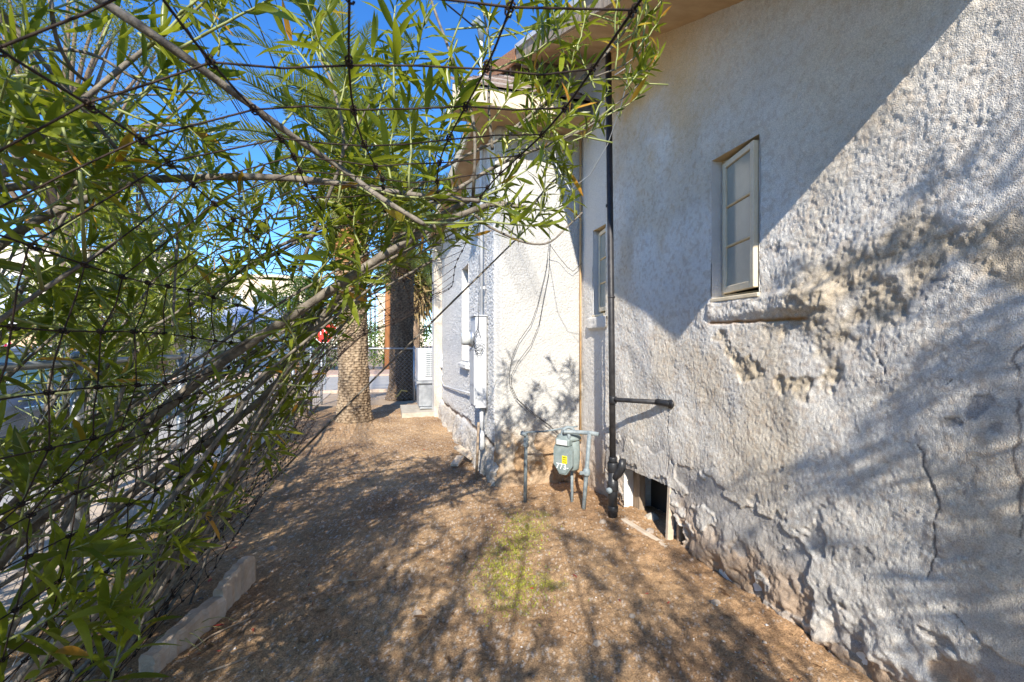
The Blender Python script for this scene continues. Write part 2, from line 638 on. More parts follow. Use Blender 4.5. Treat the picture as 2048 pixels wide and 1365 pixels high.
# washed-out patch of bare mud mortar right of the window, and a second by the corner
mud = np.zeros(WY.shape)
for pts, w in (([(1560, 640), (1640, 600), (1720, 545), (1800, 500), (1855, 462)], .17), ([(1660, 700), (1740, 600), (1830, 540)], .12),
               ([(1985, 470), (2060, 560), (2120, 640)], .13), ([(1440, 700), (1500, 745), (1590, 770), (1680, 745)], .055)):
    dd = polyline_dist(WY, WZ, [wp(*q) for q in pts]) + n_a * .26 + n_b * .09
    mud = np.maximum(mud, sstep(w, w * .35, dd))
blend(mud, (0.46, 0.375, 0.26), .82)
rub1, rub2 = worley(WY * 17 + n_b * 2, WZ * 24, 93)
n_c = fbm(WY * 38 + WZ * 12, WZ * 30, 94, 3) - .5
H = H + mud * (-.009 + (.6 - rub1) * .006 + n_b * .018 + n_c * .020)
C = C * (1 + .5 * mud * n_c * 1.6)[..., None]
# tan, then orange towards the far end, strengthening up to the eave
eave_orange = sstep(1.05, .25, roof_z(WY) - WZ + n_a * .8) * sstep(1.9, 3.4, WY)
eave_tan = sstep(1.5, .2, roof_z(WY) - WZ + n_a * 1.0)
blend(eave_tan, (0.58, 0.50, 0.40), .45)
blend(eave_orange, (0.66, 0.40, 0.14), .92)
# lower wall: dirty, spalled, patched
low = sstep(.95, .25, WZ + n_a * .7)
blend(low, (0.50, 0.47, 0.43), .55)
sp1, sp2 = worley(WY * 5.5 + n_a * 3, WZ * 7.5 + n_b * 2, 95)
spall = sstep(.545, .575, fbm(WY * 4.2, WZ * 5.2, 97, 4) + n_b * .10 + .10 * sstep(.7, .1, WZ)) * sstep(.80, .50, WZ + n_a * .3)
H = H - spall * .013
blend(spall * sstep(.22, .45, WZ + n_a * .3), (0.37, 0.35, 0.33), .75)
blend(spall * sstep(.45, .22, WZ + n_a * .3), (0.38, 0.265, 0.175), .85)
H = H + sstep(.6, .1, WZ) * (n_a * .09 + n_b * .035)
foot = sstep(.20, .03, WZ + n_a * .28 + n_b * .1)
blend(foot, (0.33, 0.235, 0.155), .8)
H = H - foot * .025
# small chips and holes
for u, v, rr in ((1555, 496, .016), (1868, 586, .040), (1885, 592, .028), (1850, 575, .02), (1940, 826, .035), (1912, 838, .025), (1893, 845, .02), (1560, 940, .018),
                 (1572, 975, .016), (1715, 1112, .050), (1648, 1195, .060), (1470, 1095, .055), (1600, 1180, .03), (1690, 1285, .055), (1990, 850, .03), (1660, 1100, .02)):
    y_, z_ = wp(u, v)
    dd = np.hypot((WY - y_) * 1.0 + (WZ - z_) * .5, (WZ - z_) * .75) + (n_b * 2.6 + n_a * 1.6) * rr
    mk = sstep(rr, rr * .72, dd)
    H = H - mk * .005
    blend(mk, (0.33, 0.315, 0.30), .75)
# settlement cracks
for pts, w in (([(1838, 890), (1848, 930), (1866, 975), (1876, 1015), (1872, 1060), (1868, 1095), (1857, 1130), (1853, 1165)], .0055),
               ([(2032, 800), (2038, 870), (2030, 910), (2044, 960), (2040, 1010), (2046, 1060), (2043, 1110)], .008),
               ([(1755, 705), (1762, 730), (1772, 748)], .005), ([(2046, 690), (2030, 720), (2036, 755)], .006),
               ([(1338, 812), (1335, 850), (1338, 905), (1334, 950)], .005), ([(1880, 1210), (1910, 1232), (1925, 1250)], .005),
               ([(1660, 560), (1690, 572), (1705, 580), (1735, 577)], .005), ([(1895, 770), (1902, 760)], .004)):
    q = [wp(*p) for p in pts]
    dd = polyline_dist(WY + (vnoise(WY * 40, WZ * 40, 101) - .5) * .02, WZ, q)
    wv = w * (.35 + 1.1 * vnoise(WY * 9, WZ * 9, 103))
    mk = sstep(wv * .95, wv * .25, dd)
    H = H - mk * .006
    blend(mk, (0.13, 0.105, 0.09), .75)
# smooth brighter render at the house corner
cs = sstep(1.12, 1.02, WY + n_a * .05)
H = H * (1 - .6 * cs)
# sill ledge under the window, with a rust line beneath it
sy0, sy1 = 1.62, 2.56
zc = 1.725 + n_a * .02
led = sstep(.075, .03, np.abs(WZ - zc)) * sstep(sy0, sy0 + .12, WY) * sstep(sy1, sy1 - .05, WY)
H = H + led * (.017 + n_b * .02)
rl = sstep(.014, .004, np.abs(WZ - 1.640 - (WY - 2.5) * .01 - n_b * .012)) * sstep(1.78, 1.84, WY) * sstep(2.56, 2.5, WY)
blend(rl, (0.36, 0.17, 0.04), .9)
H = H - rl * .012
bulge = sstep(.20, .0, polyline_dist(WY, WZ, [wp(1600, 575), wp(1640, 620)]) + n_b * .08)
H = H + bulge * .03
# soften the rim of the openings
win = (WY > W1_Y0) & (WY < W1_Y1) & (WZ > W1_Z0) & (WZ < W1_Z1)
hole_top = .42 - .06 * (WY - 3.3)
hole = (WY > 2.985) & (WY < 3.66) & (WZ < hole_top + n_b * .02)
nook = ((WY - 2.99) / .17) ** 2 + ((WZ - .06) / .20) ** 2 + n_b * .6 < 1.0
keepv = ~(win | hole | nook) & (WZ < roof_z(WY) + .02)
keep = keepv[:-1, :-1] & keepv[1:, :-1] & keepv[:-1, 1:] & keepv[1:, 1:]
WV = np.stack([XW - H, WY, WZ], -1).reshape(-1, 3)
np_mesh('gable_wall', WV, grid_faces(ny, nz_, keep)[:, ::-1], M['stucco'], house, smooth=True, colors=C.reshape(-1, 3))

# thickness of that wall behind its skin
core = MB()


def bxx(b, x0, x1, y0, y1, z0, z1, bev=0):
    b.box(((x0 + x1) / 2, (y0 + y1) / 2, (z0 + z1) / 2), (x1 - x0, y1 - y0, z1 - z0), bevel=bev)


bxx(core, 2.075, 2.40, .30, 2.80, -.1, .52)
bxx(core, 2.075, 2.40, 3.72, 4.58, -.1, .52)
bxx(core, 2.075, 2.40, .30, 4.58, .52, 1.74)
bxx(core, 2.075, 2.40, .30, 2.09, 1.74, 2.72)
bxx(core, 2.075, 2.40, 2.52, 3.96, 1.74, 2.72)
bxx(core, 2.075, 2.40, .30, 3.96, 2.72, 2.80)
core.prism([(2.075, .30, 2.8), (2.075, 3.96, 2.8), (2.075, 3.96, roof_z(3.96) - .05), (2.075, .30, roof_z(.30) - .05)], (.32, 0, 0))
bxx(core, 2.40, 6.5, .40, 4.58, .45, 2.75)
M['plain_stucco'] = mat('plain_stucco', (0.58, 0.56, 0.53), (0.68, 0.66, 0.63), 6, 0.95, bump=.8, bscale=70)
core.build('wall_core', M['plain_stucco'], house)

# ---- crawl-space opening: posts, boards, dirt inside
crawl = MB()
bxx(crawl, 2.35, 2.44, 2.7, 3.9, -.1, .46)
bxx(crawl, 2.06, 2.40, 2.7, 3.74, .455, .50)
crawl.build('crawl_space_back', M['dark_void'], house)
jm = MB(); bxx(jm, 2.16, 2.22, 3.60, 3.71, -.05, .455, .004); jm.build('access_jamb', M['old_wood'], house)
jm = MB(); jm.box((2.05, 2.985, .20), (.05, .035, .50), Matrix.Rotation(R(4), 3, 'X'), .004); jm.build('access_stud', M['pale_wood'], house)
jm = MB(); jm.box((2.11, 2.945, .20), (.05, .03, .46), None, .004); jm.build('access_stud', M['old_wood'], house)
for cx_, cy_, lab in ((2.17, 3.42, 'broken plaster lump in the crawl opening nearest the drain pipe'), (2.24, 3.24, 'broken plaster lump deepest inside the dark crawl opening'), (2.15, 3.10, 'broken plaster lump in the crawl opening beside the upright board')):
    b = MB()
    b.lathe((cx_, cy_, -.02), (random.uniform(-.4, .4), random.uniform(-.4, .4), 1), [(0, .05), (.03, .07), (.07, .055), (.10, .015)], 6)
    single(b, 'rubble_stone', M['concrete'], lab, 'stone', 'rubble in the crawl opening')
b = MB()
p0 = at(1250, 1042, Z=.02); p1 = at(1352, 1106, Z=.02)
dv = (p1 - p0); L = dv.length
b.box((p0 + p1) / 2 + Vector((-.02, 0, .012)), (.05, L, .03), dv.to_track_quat('Y', 'Z'), .006)
single(b, 'loose_board', M['pale_wood'], 'narrow weathered board lying on the dirt along the crawl opening', 'board')


# ---- casement windows: each with reveal, frame, sash bars and frosted panes
def window(y0, y1, z0, z1, xw, hinge, free, name):
    w = link('casement_window', None, house)
    w.location = Vector((xw, (y0 + y1) / 2, z0)) - Vector(house.location)
    dep = .13
    rv = MB()
    # reveal of the recess (far side, near side, head, sloping bottom)
    rv.add([(xw - .006, y1, z0), (xw + dep, y1, z0), (xw + dep, y1, z1), (xw - .006, y1, z1)], [(0, 1, 2, 3)])
    rv.add([(xw - .006, y0, z0), (xw + dep, y0, z0), (xw + dep, y0, z1), (xw - .006, y0, z1)], [(3, 2, 1, 0)])
    rv.build('reveal', M['plain_stucco'], w)
    hd = MB()
    hd.add([(xw - .006, y0, z1), (xw + dep, y0, z1), (xw + dep, y1, z1), (xw - .006, y1, z1)], [(0, 1, 2, 3)])
    hd.build('head', M['muntin'], w)
    sl = MB()
    sl.box((xw + dep / 2 - .004, (y0 + y1) / 2, z0 - .010), (dep + .03, y1 - y0 + .004, .024), Matrix.Rotation(R(-4), 3, 'Y'), .004)
    sl.build('sill', M['cream_wood'], w)
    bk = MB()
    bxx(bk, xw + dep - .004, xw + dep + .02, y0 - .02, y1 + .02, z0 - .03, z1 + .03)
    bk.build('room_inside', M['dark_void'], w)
    fr = MB()
    t_ = .022
    bxx(fr, xw + .075, xw + .118, y1 - t_, y1 - .001, z0, z1)
    bxx(fr, xw + .075, xw + .118, y0 + .001, y0 + t_, z0, z1)
    bxx(fr, xw + .075, xw + .118, y0 + t_, y1 - t_, z1 - t_, z1 - .001)
    bxx(fr, xw + .075, xw + .118, y0 + t_, y1 - t_, z0 + .001, z0 + t_)
    fr.build('frame', M['cream_wood'], w)
    # the sash stands ajar: from the hinge on the far jamb to the free stile by the near edge
    a = Vector((hinge[0], hinge[1], 0)); c = Vector((free[0], free[1], 0))
    ax = (c - a).normalized(); Ls = (c - a).length
    nrm = Vector((ax.y, -ax.x, 0))
    Mx = Matrix((ax, nrm, Vector((0, 0, 1)))).transposed()
    zz0, zz1 = z0 + .028, z1 - .026

    def piece(nm, s0, s1, h0, h1, th, m, off=0.0):
        b_ = MB()
        b_.box(a + ax * ((s0 + s1) / 2) + nrm * off + Vector((0, 0, (h0 + h1) / 2)), (s1 - s0, th, h1 - h0), Mx, .003)
        return b_.build(nm, m, w)
    piece('stile', 0, .036, zz0, zz1, .034, M['cream_wood'])
    piece('stile', Ls - .036, Ls, zz0, zz1, .034, M['cream_wood'])
    piece('rail', .036, Ls - .036, zz1 - .036, zz1, .033, M['cream_wood'])
    piece('rail', .036, Ls - .036, zz0, zz0 + .042, .033, M['cream_wood'])
    hh = (zz1 - .036 - zz0 - .042)
    b0 = zz0 + .042
    for k in range(3):
        piece('pane', .036, Ls - .036, b0 + hh * k / 3 + (.007 if k else 0), b0 + hh * (k + 1) / 3 - (.007 if k < 2 else 0), .006, M['frost'])
        if k:
            piece('muntin', .036, Ls - .036, b0 + hh * k / 3 - .007, b0 + hh * k / 3 + .007, .024, M['muntin'])
    return w


w1 = window(W1_Y0, W1_Y1, W1_Z0, W1_Z1, XW, (2.10, 2.47), (2.018, 2.125), 'w1')
w1['label'] = 'larger nearer casement window with three frosted panes, standing ajar'

# ---- the recessed stretch with the second window, then up to the peak
X2 = 2.06
W2_Y0, W2_Y1 = 3.99, 4.33
ny2, nz2 = 150, 260
ay = np.linspace(3.95, 7.6, ny2 * 2); az = np.linspace(-.1, 5.9, nz2 * 2)
AY, AZ = np.meshgrid(ay, az, indexing='ij')
l1, l2 = worley(AY * 42, AZ * 42, 111)
H2 = (.5 - l1) * .009 + (fbm(AY * 5, AZ * 5, 113, 3) - .5) * .02
na2 = fbm(AY * 4, AZ * 4, 115, 4) - .5
C2 = np.empty(AY.shape + (3,)); C2[:] = (0.66, 0.62, 0.56)
k = (sstep(.8, .1, AZ + na2 * .8) * .75)[..., None]
C2 = C2 * (1 - k) + np.array([.40, .29, .19]) * k
k = (sstep(1.2, 0, roof_z(AY) - AZ + na2) * .55)[..., None]
C2 = C2 * (1 - k) + np.array([.50, .38, .24]) * k
sil = sstep(.075, .05, np.abs(AZ - 1.72)) * sstep(3.9, 3.95, AY) * sstep(4.42, 4.38, AY)
H2 = H2 + sil * .05
H2 = H2 + sstep(.6, .1, AZ) * na2 * .12
k2 = ~((AY > W2_Y0) & (AY < W2_Y1) & (AZ > 1.81) & (AZ < 2.68)) & (AZ < roof_z(AY) + .02)
kk = k2[:-1, :-1] & k2[1:, :-1] & k2[:-1, 1:] & k2[1:, 1:]
np_mesh('recessed_wall', np.stack([X2 - H2, AY, AZ], -1).reshape(-1, 3), grid_faces(len(ay), len(az), kk)[:, ::-1], M['stucco'], house, smooth=True, colors=C2.reshape(-1, 3))
w2 = window(W2_Y0 + .005, W2_Y1, 1.81, 2.68, X2, (2.125, 4.31), (2.075, 4.0), 'w2')
w2['label'] = 'small farther casement window half hidden by the drain pipe'

# ---- the wing: bright front, roughcast side
XS = 1.09
fx = np.linspace(XS, X2 + .02, 170); fz = np.linspace(-.1, 3.85, 560)
FX, FZ = np.meshgrid(fx, fz, indexing='ij')
l1, l2 = worley(FX * 60, FZ * 60, 121)
nf = fbm(FX * 4, FZ * 4, 123, 4) - .5
nf2 = fbm(FX * 14, FZ * 14, 125, 3) - .5
HF = (.5 - l1) * .011 + (fbm(FX * 6, FZ * 6, 127, 3) - .5) * .016 + (vnoise(FX * 90, FZ * 90, 128) - .5) * .003
CF = np.empty(FX.shape + (3,)); CF[:] = (0.49, 0.478, 0.45)
CF *= (.93 + .12 * fbm(FX * 3, FZ * 2, 129, 4))[..., None]
k = (sstep(.85, .15, FZ + nf * .9) * .62)[..., None]
CF = CF * (1 - k) + np.array([.55, .42, .27]) * k
k = (sstep(.30, .05, FZ + nf * .5 + nf2 * .2))[..., None] * .8
CF = CF * (1 - k) + np.array([.36, .24, .14]) * k
er = sstep(.53, .63, fbm(FX * 5, FZ * 4.5, 131, 4) + .25 * sstep(1.75, 2.05, FX)) * sstep(.75, .35, FZ + nf * .3)
k = (er * .75)[..., None]
CF = CF * (1 - k) + np.array([.40, .25, .13]) * k
HF = HF - er * .03 + sstep(.5, .1, FZ) * nf * .12
k = (sstep(.45, -.1, 3.75 - FZ + nf * .5) * .5)[..., None]
CF = CF * (1 - k) + np.array([.55, .42, .24]) * k
HF = HF - .05 * sstep(.06, 0, FX - XS)          # rounded corner
np_mesh('wing_front', np.stack([FX, YF - HF, FZ], -1).reshape(-1, 3), grid_faces(len(fx), len(fz)), M['stucco'], house, smooth=True, colors=CF.reshape(-1, 3))

SY0, SY1, SZ0, SZ1 = 6.24, 6.80, 1.27, 2.63       # side window
sy = np.linspace(YF + .03, 9.6, 420); sz = np.linspace(-.1, 3.85, 420)
SYg, SZg = np.meshgrid(sy, sz, indexing='ij')
l1, l2 = worley(SYg * 40, SZg * 40, 141)
ns = fbm(SYg * 3, SZg * 3, 143, 4) - .5
HS = (.55 - l1) * .020 + (vnoise(SYg * 60, SZg * 60, 145) - .5) * .008 + sstep(.55, .05, SZg) * (ns * .22 + .03)
CS = np.empty(SYg.shape + (3,)); CS[:] = (0.70, 0.68, 0.645)
k = sstep(.30, .55, l1)[..., None] * .35  # shade of grazing light between the lumps, put into the colour
CS = CS * (1 - k) + np.array([.42, .41, .40]) * k
k = (sstep(.55, .1, SZg + ns * .6) * .8)[..., None]
CS = CS * (1 - k) + np.array([.52, .44, .34]) * k
lip = np.abs(SZg - (.42 - .02 * (SYg - 6) + ns * .18))
k = sstep(.03, .01, lip)[..., None] * .85
CS = CS * (1 - k) + np.array([.22, .15, .10]) * k
HS = HS - sstep(.05, .01, lip) * .025
HS = HS - .05 * sstep(.08, 0, SYg - YF - .03)
wsil = sstep(.05, .03, np.abs(SZg - (SZ0 - .07))) * sstep(SY0 - .1, SY0 - .05, SYg) * sstep(SY1 + .1, SY1 + .05, SYg)
HS = HS + wsil * .06
k2 = ~((SYg > SY0) & (SYg < SY1) & (SZg > SZ0) & (SZg < SZ1))
kk = k2[:-1, :-1] & k2[1:, :-1] & k2[:-1, 1:] & k2[1:, 1:]
np_mesh('wing_side', np.stack([XS - HS, SYg, SZg], -1).reshape(-1, 3), grid_faces(len(sy), len(sz), kk)[:, ::-1], M['stucco_far'], house, smooth=True, colors=CS.reshape(-1, 3))
wc = MB()
bxx(wc, XS + .10, 2.0, YF + .1, SY0 - .03, -.1, 3.8)
bxx(wc, XS + .10, 6.0, SY1 + .03, 12.0, -.1, 3.8)
bxx(wc, XS + .25, 2.0, SY0 - .03, SY1 + .03, -.1, 3.8)
bxx(wc, 2.10, 6.0, YF - .02, SY1, -.1, 3.9)
wc.build('wing_core', M['plain_stucco'], house)
sw = link('side_window', None, house)
sw.location = Vector((XS, 6.5, SZ0)) - Vector(house.location)
sw['label'] = 'tall narrow side window in the speckled roughcast wall behind the meter'
b = MB()
b.add([(XS - .01, SY1, SZ0), (XS + .16, SY1, SZ0), (XS + .16, SY1, SZ1), (XS - .01, SY1, SZ1)], [(0, 1, 2, 3)])
b.add([(XS - .01, SY0, SZ1), (XS + .16, SY0, SZ1), (XS + .16, SY1, SZ1), (XS - .01, SY1, SZ1)], [(0, 1, 2, 3)])
b.add([(XS - .01, SY0, SZ0), (XS + .16, SY0, SZ0), (XS + .16, SY1, SZ0), (XS - .01, SY1, SZ0)], [(3, 2, 1, 0)])
b.add([(XS - .01, SY0, SZ0), (XS + .16, SY0, SZ0), (XS + .16, SY0, SZ1), (XS - .01, SY0, SZ1)], [(3, 2, 1, 0)])
b.build('reveal', M['plain_stucco'], sw)
b = MB(); bxx(b, XS + .13, XS + .145, SY0, SY1, SZ0, SZ1); b.build('pane', M['frost'], sw)
b = MB()
for (y0_, y1_, z0_, z1_) in ((SY1 - .06, SY1 - .002, SZ0, SZ1), (SY0 + .002, SY0 + .06, SZ0, SZ1), (SY0, SY1, SZ1 - .06, SZ1 - .003), (SY0, SY1, SZ0 + .003, SZ0 + .06), (SY0, SY1, 1.93, 1.97)):
    bxx(b, XS + .09, XS + .128, y0_, y1_, z0_, z1_)
b.build('frame', M['cream_wood'], sw)
# pilaster at the far corner of the wing
px_ = np.linspace(0.925, 1.20, 40); pz_ = np.linspace(-.1, 3.8, 300)
PX, PZ = np.meshgrid(px_, pz_, indexing='ij')
HP = (fbm(PX * 30, PZ * 30, 151, 3) - .5) * .012 - .03 * sstep(.04, 0, PX - .925)
CP = np.empty(PX.shape + (3,)); CP[:] = (0.60, 0.53, 0.44)
CP *= (.9 + .2 * fbm(PX * 8, PZ * 3, 153, 4))[..., None]
np_mesh('pilaster', np.stack([PX, 9.46 - HP, PZ], -1).reshape(-1, 3), grid_faces(len(px_), len(pz_)), M['stucco_far'], house, smooth=True, colors=CP.reshape(-1, 3))
b = MB(); bxx(b, .93, 1.35, 9.50, 9.95, -.1, 3.75); b.build('pilaster_core', M['plain_stucco'], house)

# ---- roofs
XR = XW - .60
b = MB()
b.prism([(XR + .012, TIP_Y, TIP_Z + .03), (XR + .012, 7.6, roof_z(7.6) + .03), (XR + .012, 7.6, roof_z(7.6) + .19), (XR + .012, TIP_Y, TIP_Z + .19)], (5, 0, 0))
b.build('roof_deck', M['shingle'], house)
b = MB()
b.prism([(XR - .012, TIP_Y - .02, TIP_Z), (XR - .012, 5.0, roof_z(5.0)), (XR - .012, 5.0, roof_z(5.0) + .15), (XR - .012, TIP_Y - .02, TIP_Z + .15)], (.022, 0, 0))
b.build('fascia', M['old_wood'], house)
b = MB()
b.prism([(XR - .03, TIP_Y - .03, TIP_Z + .152), (XR - .03, 5.0, roof_z(5.0) + .152), (XR - .03, 5.0, roof_z(5.0) + .20), (XR - .03, TIP_Y - .03, TIP_Z + .20)], (.038, 0, 0))
b.build('drip_edge', M['drip_edge'], house)
b = MB()
b.prism([(XR - .015, 5.03, roof_z(5.03) + .02), (XR - .015, 5.7, roof_z(5.7) - .02), (XR - .015, 6.6, roof_z(6.6) + .05), (XR - .015, 6.7, roof_z(6.7) + .2), (XR - .015, 5.03, roof_z(5.03) + .18)], (.03, 0, 0))
b.build('torn_fascia', M['rust'], house)
b = MB()
b.prism([(XR + .012, TIP_Y, TIP_Z - .004), (XR + .012, 4.75, roof_z(4.75) - .004), (XR + .012, 4.75, roof_z(4.75) + .02), (XR + .012, TIP_Y, TIP_Z + .02)], (XW - XR + .05, 0, 0))
b.build('soffit', M['paint_tan'], house)
for yy in (4.85, 5.35, 5.9):
    b = MB(); b.box((XR + .26, yy, roof_z(yy) - .02), (.5, .04, .09)); b.build('rafter_tail', M['old_wood'], house)
# wing: boxed eave, shingle courses rising from it
EZ = 3.78
b = MB()
bxx(b, .60, 2.06, 4.215, 4.60, EZ - .004, EZ + .02)
bxx(b, .86, 1.10, 4.60, 10.2, EZ - .004, EZ + .02)
b.build('wing_soffit', M['paint_tan'], house)
b = MB(); bxx(b, .58, 1.66, 4.19, 4.215, EZ - .02, EZ + .14); b.build('wing_fascia', M['pale_wood'], house)
b = MB(); bxx(b, .835, .86, 4.60, 10.2, EZ - .02, EZ + .14); b.build('wing_fascia', M['cream_wood'], house)
for k in range(12):
    y0 = 4.16 + k * .15
    z0 = EZ + .145 + k * .15 * .70
    b = MB()
    xa = .56 + k * .11
    b.prism([(xa, y0, z0), (xa, y0 + .26, z0 + .26 * .66), (xa, y0 + .26, z0 + .26 * .66 + .012), (xa, y0, z0 + .022)], (2.2 - xa, 0, 0))
    b.build('shingle_course', M['shingle_pale'] if k % 3 == 1 else M['shingle'], house)
b = MB()
b.add([(.57, 4.2, EZ + .14), (2.1, 4.2, EZ + .14), (2.1, 6.4, EZ + 1.6), (1.9, 6.4, EZ + 1.6), (.83, 4.61, EZ + .141), (.83, 10.2, EZ + .14), (1.9, 10.2, EZ + 1.6)], [(0, 1, 2, 3), (4, 3, 6, 5)])
b.build('wing_roof_deck', M['shingle'], house)

# ================================================================== WIRE FENCE leaning over the path
NEAR_P = [(.37, .53), (.17, .505), (-.035, .48), (-.255, .456), (-.45, .35), (-.653, .166), (-.72, -.10), (-.79, -.33), (-.86, -.55), (-.92, -.76), (-.97, -.94), (-1.01, -1.09), (-1.05, -1.22), (-1.08, -1.33), (-1.10, -1.42)]
FAR_P = [(.53, .49), (.37, .39), (.20, .28), (.03, .17), (-.15, .06), (-.33, -.06), (-.48, -.17), (-.62, -.32), (-.73, -.5), (-.82, -.7), (-.9, -.9), (-.97, -1.05), (-1.03, -1.2), (-1.07, -1.32), (-1.10, -1.42)]
END_P = [(-.72 - .03 * k, .22 - .115 * k) for k in range(15)]


def _densify(L):
    out = list(L[:6])
    for p, q in zip(L[5:-1], L[6:]):
        out.append(((p[0] + q[0]) / 2, (p[1] + q[1]) / 2))
        out.append(q)
    return out


NEAR_P, FAR_P, END_P = _densify(NEAR_P), _densify(FAR_P), _densify(END_P)
NW = len(NEAR_P)


def fence_pt(j, y):
    a = NEAR_P[j]; b = FAR_P[j]; e = END_P[j]
    if y < 4.05:
        t = max(0.0, min(1.0, (y - 1.7) / 2.3)); t = t * t * (3 - 2 * t)
        x = a[0] * (1 - t) + b[0] * t; h = a[1] * (1 - t) + b[1] * t
        up = .17 * math.exp(-((y - 2.5) / .8) ** 2) * max(0, 1 - j / 7)
        h += up
    else:
        t = min(1.0, (y - 4.05) / 2.4); t = t ** .8
        x = b[0] * (1 - t) + e[0] * t; h = b[1] * (1 - t) + e[1] * t
    x += .022 * math.sin(y * 2.9 + j * 1.3) + .012 * math.sin(y * 7.1 + j * 2.1)
    h += .020 * math.sin(y * 2.3 + j * .9 + 1) + .010 * math.sin(y * 6.3 + j * 1.7)
    return Vector((x, y, max(.02, CAM_H + h)))


fence = thing('wire_fence', 'rusty woven wire fence sagging over the path, pushed out by the oleanders', 'wire fence', (-1.05, 2.5, 0))
ys = np.arange(-.6, 7.75, .075)
for j in range(NW):
    b = MB()
    b.tube([fence_pt(j, y) for y in ys], .0021 if j else .0026, 5)
    b.build('line_wire', M['wire'], fence, True)
stays = np.arange(-.55, 7.7, .15)
for si, y in enumerate(stays):
    b = MB()
    path = []
    jog = random.uniform(-.012, .012)
    for j in range(NW):
        p = fence_pt(j, y + jog * math.sin(j))
        path.append(p)
        if j < NW - 1:
            q = fence_pt(j + 1, y + jog * math.sin(j + 1))
            path.append((p * .5 + q * .5) + Vector((random.uniform(-.006, .006), random.uniform(-.01, .01), random.uniform(-.006, .006))))
    b.tube(path, .0019, 5)
    b.build('stay_wire', M['wire'], fence, True)
    k = MB()
    for j in range(NW):
        p = fence_pt(j, y)
        # knot: the stay is wrapped round the line wire
        pts = []
        for s in range(15):
            w = s / 14 * 4 * math.pi
            pts.append(p + Vector((.0055 * math.cos(w), (s / 14 - .5) * .022, .0055 * math.sin(w))))
        k.tube(pts, .0020, 4)
    ko = k.build('knots', M['wire'], fence, True)
    ko['kind'] = 'stuff'

# ================================================================== OLEANDERS
M['leaf'] = leaf_mat('oleander_leaf', (0.022, 0.054, 0.008), (0.225, 0.26, 0.02), (0.55, 0.25, 0.04), rough=.33, trans=.42, tcol=(0.54, 0.58, 0.03))
M['bark'] = mat('oleander_bark', (0.075, 0.062, 0.05), (0.25, 0.215, 0.17), 26, 0.8, bump=.35, bscale=90)
M['green_stem'] = mat('green_stem', (0.20, 0.24, 0.07), (0.30, 0.31, 0.13), 16, 0.6)
M['petal'] = mat('pale_bud', (0.62, 0.58, 0.18), (0.75, 0.72, 0.40), 8, 0.6)

# one leaf, unit length along +X, folded along its midrib and drooping
_lw = [0.02, .30, .48, .50, .40, .22, 0.0]
_lx = [0, .14, .34, .55, .74, .89, 1.0]


def leaf_base(fold=.22, droop=.16, twist=0.0, n=7):
    idx = np.linspace(0, 6, n).round().astype(int)
    V, F = [], []
    for i in idx:
        x = _lx[i]; w = _lw[i]
        z = -droop * x * x
        c, s = math.cos(twist * x), math.sin(twist * x)
        for sgn in (-1, 0, 1):
            yy = sgn * w; zz = abs(sgn) * w * fold
            V.append((x, yy * c - zz * s, yy * s + zz * c, z))
    V = np.array(V)
    for i in range(n - 1):
        a = i * 3
        F += [(a, a + 3, a + 4, a + 1), (a + 1, a + 4, a + 5, a + 2)]
    return V, np.array(F)     # columns x, y(width units), z(width units), droop (length units)


def leaf_xyz(base, L, W_):
    V = base[0]
    return np.stack([V[:, 0] * L, V[:, 1] * W_, V[:, 2] * W_ + V[:, 3] * L], 1)


LEAF_SHAPES = [leaf_base(.25, .05), leaf_base(.3, .22, .25), leaf_base(.2, .42, -.4), leaf_base(.45, .12, .7), leaf_base(.25, -.12, -.3), leaf_base(.6, .3, 1.1), leaf_base(.15, .6, .2)]
LEAF_LOW = [leaf_base(.25, .06, 0, 4), leaf_base(.25, .25, .2, 4), leaf_base(.3, .4, -.3, 4)]
LEAF_MESH = []
for q, (V_, F_) in enumerate(LEAF_SHAPES):
    me = bpy.data.meshes.new('leaf')
    xyz = leaf_xyz((V_, F_), 1.0, .155)
    me.from_pydata([tuple(p) for p in xyz], [], [tuple(int(i) for i in f) for f in F_])
    me.polygons.foreach_set('use_smooth', [True] * len(me.polygons))
    me.materials.append(M['leaf'])
    LEAF_MESH.append(me)


def frames(P, D, N):
    """rotation matrices (n,3,3) whose columns are leaf axis, width and normal"""
    D = D / np.linalg.norm(D, axis=1, keepdims=True)
    Y_ = np.cross(N, D)
    ln = np.linalg.norm(Y_, axis=1, keepdims=True)
    bad = ln[:, 0] < 1e-3
    Y_[bad] = np.cross(np.array([.3, .9, .2]), D[bad])
    Y_ /= np.linalg.norm(Y_, axis=1, keepdims=True)
    Z_ = np.cross(D, Y_)
    return np.stack([D, Y_, Z_], -1)


